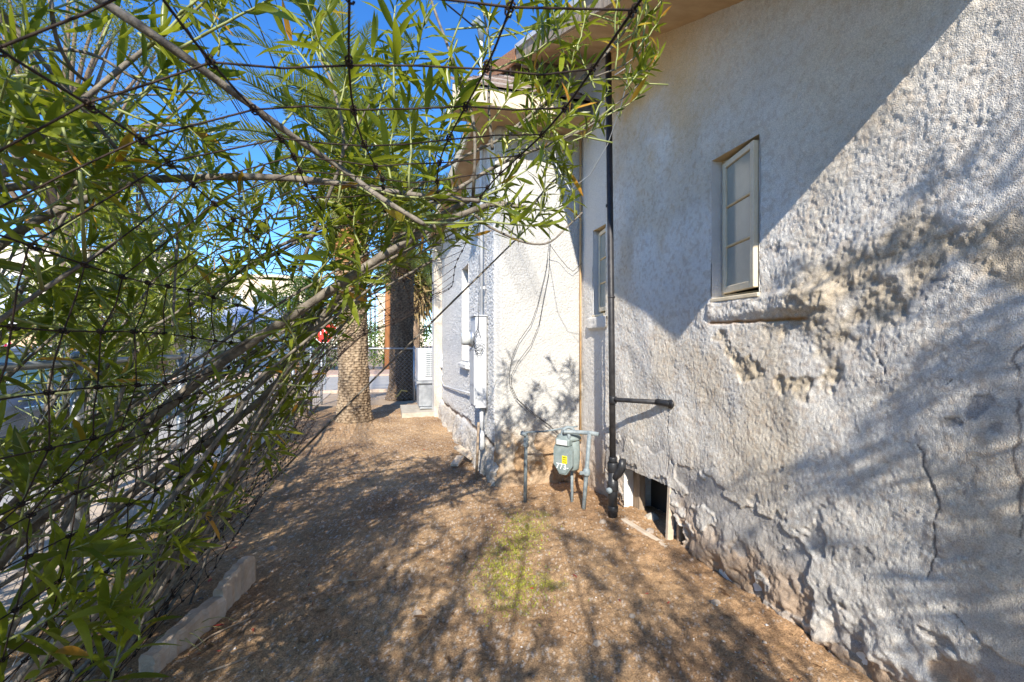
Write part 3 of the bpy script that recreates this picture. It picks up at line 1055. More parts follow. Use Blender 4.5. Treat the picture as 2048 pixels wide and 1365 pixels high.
def leaf_cloud(name, P, D, N, L, Wd, parent, m, shapes, stuff=True):
    """all these leaves in one mesh with a random tone for each leaf"""
    P = np.asarray(P); n = len(P)
    if n == 0:
        return None
    Fr = frames(P, np.asarray(D, float), np.asarray(N, float))
    pick = rng.integers(0, len(shapes), n)
    VV, FF, RR = [], [], []
    base = 0
    for s, (V_, F_) in enumerate(shapes):
        ii = np.where(pick == s)[0]
        if len(ii) == 0:
            continue
        loc = np.stack([V_[None, :, 0] * L[ii, None], V_[None, :, 1] * Wd[ii, None], V_[None, :, 2] * Wd[ii, None] + V_[None, :, 3] * L[ii, None]], -1)
        wv = np.einsum('nij,nkj->nki', Fr[ii], loc) + P[ii, None, :]
        k = len(V_)
        VV.append(wv.reshape(-1, 3))
        FF.append((F_[None] + (np.arange(len(ii)) * k)[:, None, None] + base).reshape(-1, F_.shape[1]))
        RR.append(np.repeat(rng.random(len(ii)), k))
        base += k * len(ii)
    V_ = np.concatenate(VV); F_ = np.concatenate(FF); r_ = np.concatenate(RR)
    o = np_mesh(name, V_, F_, m, parent, smooth=True)
    a = o.data.attributes.new('Rnd', 'FLOAT', 'POINT')
    a.data.foreach_set('value', r_.astype(np.float32))
    if stuff:
        o['kind'] = 'stuff'
    return o


_clear = [(-600, 1360), (0, 1345), (100, 1340), (190, 1300), (260, 1230), (330, 1150), (400, 1190), (480, 1195), (500, 905), (560, 850), (620, 770), (700, 690), (800, 650), (900, 615), (1000, 560), (1100, 470), (1200, 405), (1365, 340), (2200, 200)]


def allowed(p, near_ok=.55):
    u, v, d = project(p)
    if d < 0.05:
        return (Vector(p) - Vector((0, 0, CAM_H))).length > .8
    if (Vector(p) - Vector((0, 0, CAM_H))).length < near_ok:
        return False
    lim = 1340
    for (v0, u0), (v1, u1) in zip(_clear[:-1], _clear[1:]):
        if v0 <= v <= v1:
            lim = u0 + (u1 - u0) * (v - v0) / (v1 - v0)
            break
    return u < lim


def open_view(p):
    """how thick the foliage is there: the bushes are gappy where sky and palm show through"""
    u, v, d = project(p)
    if d < .05:
        return 1.0
    k = 1.0
    for (cu, cv, ru, rv, q) in ((520, 190, 75, 200, .3), (735, 190, 150, 190, .5), (930, 90, 90, 110, .25), (90, 480, 130, 70, .45), (430, 40, 130, 70, .4), (180, 110, 150, 60, .5), (300, 400, 160, 60, .5),
                                (70, 705, 130, 45, .10), (480, 660, 130, 70, .8), (460, 900, 160, 150, .45), (620, 500, 120, 80, .5), (690, 700, 60, 120, .4), (80, 785, 140, 60, .08)):
        if ((u - cu) / ru) ** 2 + ((v - cv) / rv) ** 2 < 1:
            k = min(k, q)
    return k


class Shrub:
    def __init__(self, label, base, group, part_leaves=300):
        self.root = thing('oleander', label, 'oleander', base, group)
        self.P, self.D, self.N, self.L = [], [], [], []
        self.twigs = MB()
        self.buds = MB()
        self.nparts = part_leaves
        self.thick = 1.0

    def stem(self, path, r0, r1, m=None):
        n = len(path)
        # smooth the polyline a little
        P = [Vector(p) for p in path]
        for _ in range(2):
            Q = [P[0]]
            for a, b_ in zip(P[:-1], P[1:]):
                Q += [a * .75 + b_ * .25, a * .25 + b_ * .75]
            Q.append(P[-1]); P = Q
        b = MB()
        k = len(P)
        rr = []
        for i in range(k):
            t_ = i / (k - 1)
            rr.append((r0 * (1 - t_) + r1 * t_) * (1 + .10 * math.sin(i * 2.3 + r0 * 900)))
        b.tube(P, rr, 9)
        b.build('stem', m or M['bark'], self.root, True)
        return P

    def twig(self, path, r0, r1, n=5):
        k = len(path)
        self.twigs.tube(path, [r0 + (r1 - r0) * i / (k - 1) for i in range(k)], n)

    def shoot(self, p0, d0, L, leaves=9, size=.12, check=True, bud=False, sure=False):
        d = Vector(d0).normalized()
        p = Vector(p0)
        path = [p.copy()]
        n = 7
        for i in range(n):
            d = (d + Vector((random.gauss(0, .10), random.gauss(0, .10), random.gauss(.05, .09)))).normalized()
            p = p + d * (L / n)
            path.append(p.copy())
        if check and not (allowed(path[-1]) and allowed(path[n // 2])):
            return
        if check and not sure and random.random() > open_view(path[-1]) * self.thick:
            return
        self.twig(path, .0042, .002)
        side = d.cross(Vector((random.random(), random.random(), random.random() + .1))).normalized()
        for w in range(leaves):
            t_ = .18 + .82 * (w / max(1, leaves - 1)) ** .8
            f = t_ * n
            i = min(n - 1, int(f))
            q = path[i].lerp(path[i + 1], f - i)
            ax = (path[i + 1] - path[i]).normalized()
            s0 = (side - ax * side.dot(ax)).normalized()
            s1 = ax.cross(s0)
            for k in range(3):
                if random.random() < .12:
                    continue
                a = (w % 2) * math.pi / 3 + k * 2 * math.pi / 3 + random.uniform(-.35, .35)
                out = s0 * math.cos(a) + s1 * math.sin(a)
                op = R(88 - 62 * t_ + random.uniform(-14, 14))
                ld = ax * math.cos(op) + out * math.sin(op)
                ld = (ld + Vector((0, 0, -.10 * random.random()))).normalized()
                nn = ax * math.sin(op) - out * math.cos(op) + Vector((random.gauss(0, .25), random.gauss(0, .25), random.gauss(0, .25)))
                ll = size * random.choice((.6, .8, .95, 1.0, 1.1, 1.25)) * random.uniform(.88, 1.1) * (1.0 if t_ < .8 else 1.0 - 2.2 * (t_ - .8))
                if check and not allowed(q + ld * ll):
                    continue
                self.P.append(q); self.D.append(ld); self.N.append(nn); self.L.append(ll)
        if bud:
            for _ in range(7):
                e = path[-1] + Vector((random.gauss(0, .012), random.gauss(0, .012), random.gauss(.01, .012)))
                self.buds.tube([path[-1], path[-1].lerp(e, .6), e], [.0018, .0045, .002], 5)

    def finish(self):
        if self.twigs.v:
            o = self.twigs.build('twigs', M['green_stem'], self.root, True)
            o['kind'] = 'stuff'
        if self.buds.v:
            o = self.buds.build('flower_buds', M['petal'], self.root, True)
            o['kind'] = 'stuff'
        n = len(self.P)
        if not n:
            return
        score = []
        for i in range(n):
            m_ = self.P[i] + self.D[i] * (self.L[i] * .5)
            u, v, d = project(m_)
            inside = -20 < u < 2070 and -20 < v < 1385 and d > .05
            score.append(self.L[i] / d if inside else -1)
        order = sorted(range(n), key=lambda i: -score[i])
        chosen = [i for i in order[:self.nparts] if score[i] * 910 > 24]
        cs = set(chosen)
        off = Vector(self.root.location)
        for i in chosen:
            Fm = frames(np.array([self.P[i]]), np.array([self.D[i]], float), np.array([self.N[i]], float))[0]
            o = bpy.data.objects.new('leaf', random.choice(LEAF_MESH))
            col.objects.link(o)
            o.parent = self.root
            Mx = Matrix(Fm.tolist()).to_4x4()
            s = self.L[i]
            o.matrix_basis = Matrix.Translation(self.P[i] - off) @ Mx @ Matrix.Diagonal((s, s * random.uniform(.85, 1.15), s, 1))
        rest = [i for i in range(n) if i not in cs]
        if rest:
            L_ = np.array([self.L[i] for i in rest])
            leaf_cloud('foliage', [self.P[i] for i in rest], [self.D[i] for i in rest], [self.N[i] for i in rest], L_, L_ * .155, self.root, M['leaf'], LEAF_LOW)


def grow(sh, base, stems, lean, hgt, spread, shoots_per=9, size=.12, xmax=None, low=.35):
    for s in range(stems):
        ang = random.uniform(0, 2 * math.pi)
        b0 = Vector(base) + Vector((math.cos(ang) * .18, math.sin(ang) * .22, 0))
        tip = Vector(base) + Vector(lean) * random.uniform(.35, 1.25) + Vector((math.cos(ang) * spread * random.uniform(.4, 1), math.sin(ang) * spread * random.uniform(.4, 1.1), hgt * random.uniform(.6, 1.05)))
        mid = b0.lerp(tip, .5) + Vector((-lean[0] * .16, -lean[1] * .16, hgt * .10)) + Vector((random.gauss(0, .07), random.gauss(0, .07), 0))
        path = []
        for i in range(9):
            t_ = i / 8
            path.append(b0 * (1 - t_) ** 2 + mid * 2 * t_ * (1 - t_) + tip * t_ * t_)
        cut = len(path)
        for i, p in enumerate(path):
            if not allowed(p, .5):
                cut = i
                break
        path = path[:max(cut, 2)]
        if len(path) < 4:
            continue
        r0 = random.uniform(.013, .024)
        P = sh.stem(path, r0, .005)
        k = len(P)
        for q in range(shoots_per):
            t_ = low + (1 - low) * (q + random.random() * .8) / shoots_per
            i = min(k - 2, int(t_ * (k - 1)))
            a = P[i]
            ax = (P[i + 1] - P[i]).normalized()
            rd = Vector((random.gauss(0, 1), random.gauss(0, 1), random.gauss(.35, .6))).normalized()
            d_ = (ax * .55 + rd * .9).normalized()
            Lb = random.uniform(.12, .5)
            e = a + d_ * Lb
            if not allowed(e, .5):
                continue
            sh.twig([a, a.lerp(e, .5) + Vector((0, 0, -.012)), e], .0058, .0042)
            sh.shoot(e, (d_ + Vector((0, 0, .35))).normalized(), random.uniform(.2, .36), random.randint(6, 9), size * random.uniform(.85, 1.1))
            if random.random() < .55:
                rd = Vector((random.gauss(0, 1), random.gauss(0, 1), random.gauss(.3, .5))).normalized()
                e2 = a.lerp(e, .6)
                sh.shoot(e2, (rd + d_ * .5).normalized(), random.uniform(.16, .3), random.randint(5, 8), size)
        sh.shoot(P[-1], (P[-1] - P[-2]).normalized(), .36, 10, size)


GRP = 'oleanders growing behind the sagging wire fence'
# the near bush whose limbs arch across the picture
arch = Shrub('large near oleander whose thick grey limbs arch right across the path towards the roof', (-1.45, 1.9, 0), GRP)
LIMBS = [
    # pixel, pixel, metres along the lens ... then radius at both ends and how many side shoots
    ([(-170, 1370, 1.95), (0, 1110, 1.95), (220, 911, 1.98), (448, 718, 2.05), (585, 632, 2.1), (700, 553, 2.2), (833, 470, 2.35), (927, 427, 2.45), (996, 404, 2.5), (1061, 418, 2.55)], .031, .010, 3),
    ([(180, 1110, 2.3), (235, 1013, 2.35), (319, 945, 2.38), (411, 894, 2.4), (475, 839, 2.42), (530, 793, 2.45), (585, 730, 2.47), (640, 640, 2.5), (695, 565, 2.52), (770, 500, 2.55), (860, 440, 2.6), (950, 395, 2.62)], .024, .012, 3),
    ([(270, 1200, 2.6), (323, 1080, 2.6), (367, 995, 2.6), (420, 903, 2.62), (448, 875, 2.65), (508, 855, 2.7), (552, 850, 2.75), (620, 800, 2.9)], .024, .012, 2),
    ([(-160, -330, 1.2), (60, -95, 1.12), (200, 0, 1.15), (327, 83, 1.2), (482, 196, 1.35), (603, 286, 1.5), (700, 348, 1.65), (750, 390, 1.75), (850, 450, 1.9)], .017, .009, 5),
    ([(-250, 420, 1.6), (0, 372, 1.62), (275, 360, 1.7), (516, 351, 1.85), (700, 368, 2.05), (830, 392, 2.2), (960, 402, 2.35)], .020, .010, 5),
    ([(-200, 640, 1.4), (-40, 520, 1.5), (70, 440, 1.56), (180, 395, 1.62), (275, 362, 1.69)], .019, .015, 3),
    ([(-120, -60, 1.25), (20, 40, 1.25), (90, 130, 1.3), (190, 245, 1.4), (260, 330, 1.5), (300, 420, 1.6)], .011, .006, 5),
    ([(300, 660, 2.55), (420, 586, 2.6), (517, 515, 2.6), (596, 474, 2.62), (684, 442, 2.65), (772, 416, 2.7), (870, 350, 2.75)], .013, .007, 4),
    ([(260, 720, 2.75), (365, 615, 2.8), (448, 560, 2.8), (537, 515, 2.85), (620, 470, 2.9), (740, 440, 2.95), (880, 400, 3.0)], .017, .008, 4),
    ([(600, 540, 2.3), (634, 448, 2.25), (683, 330, 2.2), (690, 275, 2.2), (676, 210, 2.2), (662, 158, 2.2), (640, 120, 2.2)], .010, .005, 4),
    ([(690, 300, 2.2), (722, 240, 2.2), (745, 200, 2.2)], .006, .004, 1),
    ([(945, 400, 2.55), (948, 361, 2.4), (951, 275, 2.35), (941, 207, 2.3), (920, 165, 2.3), (896, 93, 2.3), (868, 20, 2.3), (850, -40, 2.3)], .008, .006, 2),
    ([(985, 300, 2.5), (975, 200, 2.45), (985, 110, 2.42), (965, 20, 2.4), (960, -60, 2.4)], .008, .004, 5),
    ([(840, 370, 2.4), (882, 336, 2.45), (979, 289, 2.5), (1013, 274, 2.5), (1060, 240, 2.5)], .009, .005, 3),
    ([(850, 420, 2.4), (924, 372, 2.5), (1013, 320, 2.55), (1110, 286, 2.6), (1150, 268, 2.6), (1200, 240, 2.62)], .011, .005, 4),
    ([(1000, 280, 2.5), (1075, 220, 2.55), (1137, 182, 2.55), (1202, 120, 2.55), (1254, 58, 2.55), (1275, 14, 2.55), (1290, -40, 2.55)], .009, .005, 4),
    ([(1050, 240, 2.5), (1103, 193, 2.55), (1185, 155, 2.6), (1254, 131, 2.62), (1300, 85, 2.62)], .006, .003, 4),
    ([(1110, 286, 2.58), (1151, 265, 2.6), (1195, 237, 2.62), (1240, 203, 2.65), (1282, 165, 2.66)], .006, .003, 3),
    ([(980, 410, 2.48), (1030, 412, 2.5), (1061, 418, 2.55), (1082, 389, 2.55), (1110, 358, 2.58), (1137, 344, 2.6)], .007, .004, 1),
    ([(950, 430, 2.4), (970, 450, 2.45), (1012, 471, 2.5), (1053, 488, 2.52), (1098, 490, 2.55), (1132, 457, 2.58), (1165, 425, 2.6)], .007, .004, 1),
    ([(-100, 60, 1.35), (0, 90, 1.35), (70, 100, 1.4), (180, 100, 1.45), (270, 160, 1.5), (330, 180, 1.55), (420, 190, 1.6)], .008, .004, 5),
    ([(95, -60, 1.3), (105, 40, 1.3), (115, 90, 1.33), (150, 150, 1.4), (215, 190, 1.5), (320, 190, 1.6)], .008, .004, 3),
    ([(-140, 1560, 1.5), (40, 1230, 1.5), (150, 1010, 1.6), (230, 830, 1.75), (270, 700, 1.85)], .016, .008, 4),
    ([(60, 1500, 1.55), (170, 1260, 1.6), (300, 1050, 1.75), (420, 900, 2.0), (540, 740, 2.3)], .017, .009, 4),
    ([(-160, 1300, 1.35), (-20, 1180, 1.4), (100, 1120, 1.5), (230, 1040, 1.6)], .010, .006, 3),
    ([(345, 660, 1.55), (350, 560, 1.55), (355, 470, 1.55), (360, 430, 1.55)], .0055, .004, 0),
]


def dd_(u, d):
    # the far ends of the limbs bend back towards the viewer
    t_ = max(0.0, min(1.0, (u - 250) / 600.0))
    return d if d < 1.75 else d * (1 - .24 * t_)


for pts, r0, r1, ns_ in LIMBS:
    P = arch.stem([at(u, v, d=dd_(u, d)) for u, v, d in pts], r0 * .86, r1 * .8)
    k = len(P)
    for q in range(ns_):
        i = int(k * (.35 + .62 * (q + random.random()) / max(1, ns_)))
        i = min(i, k - 2)
        ax = (P[i + 1] - P[i]).normalized()
        rd = Vector((random.gauss(0, .8), random.gauss(0, .5), random.gauss(.3, .7))).normalized()
        d_ = (ax * .5 + rd).normalized()
        e = P[i] + d_ * random.uniform(.04, .22)
        arch.twig([P[i], e], .0045, .0035)
        arch.shoot(e, d_, random.uniform(.15, .3), random.randint(6, 9), .12)
    arch.shoot(P[-1], (P[-1] - P[-2]).normalized(), .22, 8, .11)
for q in range(30):
    u0 = random.uniform(-260, 330); v0 = random.uniform(1330, 1520) if u0 > -50 else random.uniform(950, 1400)
    d0 = random.uniform(1.7, 2.7)
    tt = random.random()
    u1 = 520 + 470 * tt + random.uniform(-60, 60); v1 = 760 - 340 * tt + random.uniform(-70, 50)
    d1_ = d0 * .95 + .25 * random.random()
    pts = []
    bow = random.uniform(-70, 30)
    for i in range(7):
        t_ = i / 6
        pts.append(at(u0 + (u1 - u0) * t_, v0 + (v1 - v0) * t_ + bow * math.sin(math.pi * t_) + random.uniform(-8, 8), d=d0 + (d1_ - d0) * t_))
    if pts[0].z < 0:
        pts[0].z = 0.0
    pts = [p for p in pts if allowed(p)]
    if len(pts) < 4:
        continue
    P = arch.stem(pts, random.uniform(.006, .013), random.uniform(.003, .005))
    for _k in range(2):
        i = random.randint(len(P) // 3, len(P) - 2)
        rd = Vector((random.gauss(0, .8), random.gauss(0, .5), random.gauss(.3, .7))).normalized()
        arch.shoot(P[i], ((P[i + 1] - P[i]).normalized() * .6 + rd).normalized(), random.uniform(.15, .26), random.randint(4, 7), .12)
    arch.shoot(P[-1], (P[-1] - P[-2]).normalized(), .2, 6, .11)
# leaf tufts seen at the ends of its twigs: pixel, depth, shoot length, direction on the picture plane
UP = Vector((0, 0, 1)); RT = Vector((CY, -SY, 0)); FW = Vector((SY, CY, 0))
TUFTS = [(690, 470, 2.6, .24, .1, 1), (720, 520, 2.7, .22, .4, .8), (665, 530, 2.7, .22, -.2, 1), (740, 440, 2.5, .22, .2, 1), (655, 420, 2.5, .24, -.3, 1), (700, 400, 2.5, .22, .3, 1),
         (70, 1000, 1.35, .3, .3, .8), (150, 1090, 1.35, .28, .8, .3), (235, 1065, 1.6, .26, 1, .1), (80, 1190, 1.2, .3, .6, .5), (190, 1250, 1.3, .3, .5, .7), (30, 1290, 1.15, .3, .7, .2), (290, 1150, 1.65, .25, .9, -.1), (300, 1230, 1.55, .24, .3, .9), (110, 1330, 1.2, .3, .6, .6), (230, 1335, 1.3, .26, .2, 1), (180, 960, 1.7, .26, .1, 1), (330, 1010, 2.0, .24, .7, .4), (50, 910, 1.5, .28, .3, 1), (400, 1050, 2.1, .22, .6, -.3), (430, 930, 2.3, .22, .4, .8), (490, 890, 2.6, .2, .6, .6), (380, 850, 2.3, .24, .1, 1), (280, 820, 1.9, .26, .1, 1), (530, 830, 2.7, .2, .8, -.4), (560, 930, 3.0, .2, .4, -.9), (200, 740, 1.7, .26, -.2, 1), (640, 620, 2.6, .24, .1, 1), (655, 690, 2.9, .22, .6, .7), (690, 610, 2.8, .22, .4, .8), (600, 690, 2.8, .2, -.2, 1),
         (1240, 95, 2.5, .2, .2, 1), (1290, 60, 2.55, .2, .4, 1), (1275, 150, 2.6, .18, .5, .6), (1300, 190, 2.6, .16, .8, .2), (1205, 205, 2.6, .2, .3, .5), (1180, 130, 2.5, .2, -.2, 1),
         (1130, 160, 2.5, .2, -.1, 1), (1100, 230, 2.5, .2, .2, 1), (1060, 190, 2.5, .2, -.1, 1), (1045, 265, 2.5, .2, .1, 1), (1165, 265, 2.55, .16, .7, .5), (1120, 330, 2.5, .16, .2, 1),
         (1085, 390, 2.5, .17, .1, 1), (1025, 455, 2.5, .16, .1, .9), (1150, 395, 2.55, .18, 0, 1), (1160, 450, 2.58, .17, .7, -.5), (1135, 370, 2.55, .16, .5, 1), (1230, 20, 2.45, .2, 0, 1),
         (1160, 50, 2.3, .2, .1, 1), (970, 150, 2.35, .2, 0, 1), (985, 90, 2.3, .18, .1, 1), (950, 240, 2.4, .2, -.3, .8), (1000, 330, 2.5, .16, 0, 1), (905, 110, 2.3, .12, -.3, -1),
         (790, 110, 1.45, .30, .02, 1), (770, 180, 1.6, .28, .3, .9), (870, 250, 1.5, .3, .1, 1), (905, 215, 1.7, .25, .3, 1), (835, 300, 1.8, .25, .2, 1), (760, 290, 1.8, .25, -.3, 1),
         (640, 90, 1.75, .25, -.4, 1), (610, 130, 1.8, .22, -.8, .8), (690, 170, 1.8, .22, .2, 1), (725, 330, 2.0, .2, .2, 1), (445, 55, 1.7, .22, .15, 1), (450, 20, 1.65, .2, .4, .6),
         (365, 590, 1.55, .34, .02, 1), (380, 480, 1.55, .26, .1, 1), (160, 560, 1.7, .3, -.7, .7), (120, 600, 1.75, .3, -.9, .3), (250, 530, 1.9, .25, .2, 1), (300, 900, 2.1, .2, 0, 1),
         (150, 940, 1.6, .24, -.1, 1), (430, 610, 2.3, .22, .1, 1), (250, 420, 1.6, .25, .1, 1), (230, 470, 1.6, .28, .2, -1), (490, 430, 1.9, .22, 0, 1), (530, 480, 2.0, .25, 0, -1),
         (350, 250, 1.5, .25, .3, -.6), (200, 300, 1.4, .3, .3, .5), (90, 290, 1.2, .3, .1, -1), (40, 330, 1.05, .32, .05, -1), (150, 350, 1.25, .3, .2, -.8), (60, 200, 1.15, .28, .5, .3), (330, 120, 1.5, .25, .7, -.7), (250, 60, 1.4, .3, .6, -.8)]
for _k in range(34):
    u_ = random.uniform(400, 800)
    v_ = random.uniform(300, 700 - (u_ - 448) * .64)
    TUFTS.append((u_, v_, random.uniform(2.0, 2.9), random.uniform(.16, .26), random.uniform(-.5, .7), random.uniform(.2, 1)))
for u, v, d, L_, dx, dz in TUFTS:
    d = dd_(u, d)
    base_ = at(u, v, d=d) - (RT * dx + UP * dz).normalized() * L_ * .5
    arch.shoot(base_, RT * dx + UP * dz + FW * random.uniform(-.25, .25), L_, 8 if u < 920 else 6, .13 if u < 920 else .092, bud=(u > 930 and random.random() < .5), sure=True)
arch.finish()

spots = [((-2.1, .15, 0), 'oleander nearest the camera on the left, its leaves filling the lower left corner', (1.0, .35, 0), 2.5, .45, 13),
         ((-2.2, 1.3, 0), 'oleander just left of the arching limbs, in front of the parked car', (1.0, .3, 0), 2.6, .5, 12),
         ((-2.1, 2.6, 0), 'oleander in front of the chain link fence posts', (.7, .2, 0), 2.3, .5, 10),
         ((-2.3, 4.2, 0), 'oleander in front of the low stop sign', (.3, 0, 0), 2.3, .5, 8),
         ((-2.5, 6.0, 0), 'oleander nearest the shaggy palm trunk', (.2, -.2, 0), 2.6, .5, 8),
         ((-2.9, 2.3, 0), 'taller oleander standing outside the chain link fence by the kerb', (.3, .2, 0), 3.6, .8, 10),
         ((-2.8, 5.4, 0), 'taller oleander outside the chain link fence below the overhead wires', (.3, .2, 0), 3.5, .8, 10)]
for base_, lab, lean_, hg, sp, ns_ in spots:
    s_ = Shrub(lab, base_, GRP, 220)
    s_.thick = .70
    grow(s_, base_, ns_, lean_, hg, sp, 12, .135, low=.2)
    s_.finish()
# bushes behind the photographer, known from the shade they throw over path and wall
for base_, lab, lean_, hg, sp, ns_, spr in [((-1.9, -1.5, 0), 'oleander behind the viewer at the left shading the fence', (.45, .45, 0), 3.2, .8, 18, 13),
                                            ((-1.0, -1.2, 0), 'oleander behind the viewer shading the left of the path', (.3, .5, 0), 3.1, .75, 9, 9),
                                            ((-.2, -2.0, 0), 'oleander behind the viewer shading the path', (.2, .5, 0), 3.2, .8, 9, 9),
                                            ((.75, -2.3, 0), 'oleander behind the viewer shading the middle of the path', (.2, .5, 0), 3.3, .8, 9, 9),
                                            ((1.75, -1.9, 0), 'oleander behind the viewer by the house corner shading the wall', (.15, .6, 0), 3.5, .7, 14, 10)]:
    s_ = Shrub(lab, base_, 'oleanders behind the viewer', 0)
    grow(s_, base_, ns_, lean_, hg, sp, spr, .135)
    s_.finish()

# ================================================================== THINGS ON THE HOUSE
def circle_pts(c, a, b, r, n, t0=0.0, t1=2 * math.pi):
    return [Vector(c) + Vector(a) * (r * math.cos(t0 + (t1 - t0) * i / (n - 1))) + Vector(b) * (r * math.sin(t0 + (t1 - t0) * i / (n - 1))) for i in range(n)]


# ---- black drain stack and its branch
g0 = at(1228, 1047, Z=0.0)
stack = thing('drain_stack', 'black vertical drain pipe on the gable wall with a short branch into the wall', 'drain pipe', (g0.x, g0.y, 0))
sx, sy_ = g0.x + .015, g0.y + .05
top = Vector((sx + .02, sy_ + .12, roof_z(sy_) - .03))
b = MB(); b.tube([(sx, sy_, .52), (sx + .005, sy_ + .03, 1.5), top], .027, 16); b.build('riser_pipe', M['iron'], stack, True)
b = MB(); b.tube([(sx, sy_, -.05), (sx, sy_, .50)], .040, 18); b.build('lower_pipe', M['abs'], stack, True)
for z0, z1, r in ((.08, .13, .046), (.26, .34, .047), (.42, .50, .047), (.50, .545, .036), (1.0, 1.06, .034)):
    b = MB(); b.lathe((sx, sy_, z0), (0, 0, 1), [(0, r * .93), (.006, r), (z1 - z0 - .006, r), (z1 - z0, r * .93)], 18); b.build('coupling', M['abs'], stack, True)
b = MB(); b.tube([(sx, sy_, .36), (sx + .03, sy_ - .05, .42), (sx + .045, sy_ - .075, .47), (sx + .05, sy_ - .08, .54)], [.036, .036, .034, .030], 14); b.build('wye', M['abs'], stack, True)
b = MB(); b.tube([(sx - .01, sy_, .27), (sx - .06, sy_ - .035, .27)], .024, 14); b.build('cleanout_plug', M['gas_pipe'], stack, True)
e1 = at(1340, 808, X=XW - .005)
b = MB(); b.tube([(sx, sy_, 1.035), (sx + .02, sy_ - .07, 1.038), e1 - Vector((.03, -.10, 0))], .019, 14); b.build('branch_pipe', M['iron'], stack, True)
b = MB(); b.tube([e1 - Vector((.035, -.115, 0)), e1 - Vector((.008, -.03, 0)), e1 + Vector((.03, -.02, -.002))], [.026, .026, .026], 14); b.build('wall_elbow', M['abs'], stack, True)
b = MB(); b.lathe((e1.x - .012, e1.y - .015, e1.z), (1, 0, 0), [(0, .034), (.012, .034)], 14); b.build('wall_collar', M['abs'], stack, True)
for zz in (1.9, 2.7, 3.4):
    b = MB(); b.lathe((sx + .01, sy_ + .05 * (zz - 1), zz), (0, 0, 1), [(0, .030), (.02, .030)], 14); b.build('pipe_clip', M['iron'], stack, True)

# ---- gas meter and its pipes
mc = at(1134, 908, d=4.22)
gas = thing('gas_meter', 'grey green gas meter with a yellow tag hanging from bent pipes before the wing', 'gas meter', (mc.x, mc.y, 0))
AX = Vector((-.80, -.60, 0)).normalized()           # the way its dial looks
BX = Vector((-AX.y, AX.x, 0))


def gp(a, s, z):
    return Vector((mc.x, mc.y, 0)) + AX * a + BX * s + Vector((0, 0, z))


z_m = mc.z
b = MB()
prof = []
for i, (zz, r) in enumerate(((-.155, .02), (-.150, .075), (-.13, .088), (-.05, .098), (.05, .098), (.12, .094), (.135, .085))):
    prof.append((zz, r))
n = 26
vs_, fs = [], []
for zz, r in prof:
    for k in range(n):
        w = 2 * math.pi * k / n
        vs_.append(gp(r * .75 * math.cos(w) - .035, r * 1.12 * math.sin(w), z_m + zz))
for i in range(len(prof) - 1):
    for k in range(n):
        k2 = (k + 1) % n
        fs.append((i * n + k, i * n + k2, (i + 1) * n + k2, (i + 1) * n + k))
fs += [tuple(range(n))[::-1], tuple((len(prof) - 1) * n + k for k in range(n))]
b.add(vs_, fs); b.build('body', M['gas_grey'], gas, True)
b = MB()
plate = [(-.085, .09), (.085, .09), (.10, .05), (.10, -.09), (.035, -.175), (-.035, -.175), (-.10, -.09), (-.10, .05)]
b.prism([gp(.045, s, z_m + z) for s, z in plate], AX * .03)
face = b.build('face_plate', M['gas_grey'], gas)
b = MB()
b.prism([gp(.075, s * .82, z_m - .02 + z * .82) for s, z in plate], AX * .008)
b.build('face_rim', M['gas_grey'], gas)
b = MB(); b.box(gp(.055, .0, z_m + .12), (.075, .15, .07), Matrix((AX, BX, Vector((0, 0, 1)))).transposed(), .012); b.build('index_box', M['gas_grey'], gas)
b = MB(); b.box(gp(.095, .0, z_m + .12), (.006, .11, .045), Matrix((AX, BX, Vector((0, 0, 1)))).transposed(), .002); b.build('index_window', M['glass'], gas)
b = MB(); b.box(gp(.086, .025, z_m - .035), (.004, .052, .07), Matrix((AX, BX, Vector((0, 0, 1)))).transposed(), .001); tagp = b.build('yellow_tag', M['yellow'], gas)
b = MB()
for k in range(3):
    b.box(gp(.0890, .025, z_m - .014 - k * .020), (.0015, .034, .006), Matrix((AX, BX, Vector((0, 0, 1)))).transposed())
pr = b.build('tag_print', M['cable'], tagp); pr['kind'] = 'stuff'
# hand-painted number
fc = bpy.data.curves.new('painted_number', 'FONT')
fc.body = '773-'
fc.size = .075; fc.align_x = 'CENTER'; fc.extrude = .0006
to = bpy.data.objects.new('painted_number_tmp', fc); col.objects.link(to)
dg = bpy.context.evaluated_depsgraph_get()
tm = bpy.data.meshes.new_from_object(to.evaluated_get(dg))
bpy.data.objects.remove(to)
tm.materials.clear(); tm.materials.append(M['white_paint'])
# text x runs to the viewer's right across the plate
Tm = Matrix.Translation(gp(.0850, 0, z_m - .125) - Vector(gas.location)) @ Matrix((BX * 1.0, Vector((0, 0, 1)), AX)).transposed().to_4x4()
to = link('painted_number', tm, gas); to.matrix_basis = Tm
b = MB()
b.lathe(gp(-.035, 0, z_m + .125), (0, 0, 1), [(0, .10), (.012, .112), (.03, .112), (.05, .095), (.058, .03)], 24); b.build('top_cap', M['gas_grey'], gas, True)
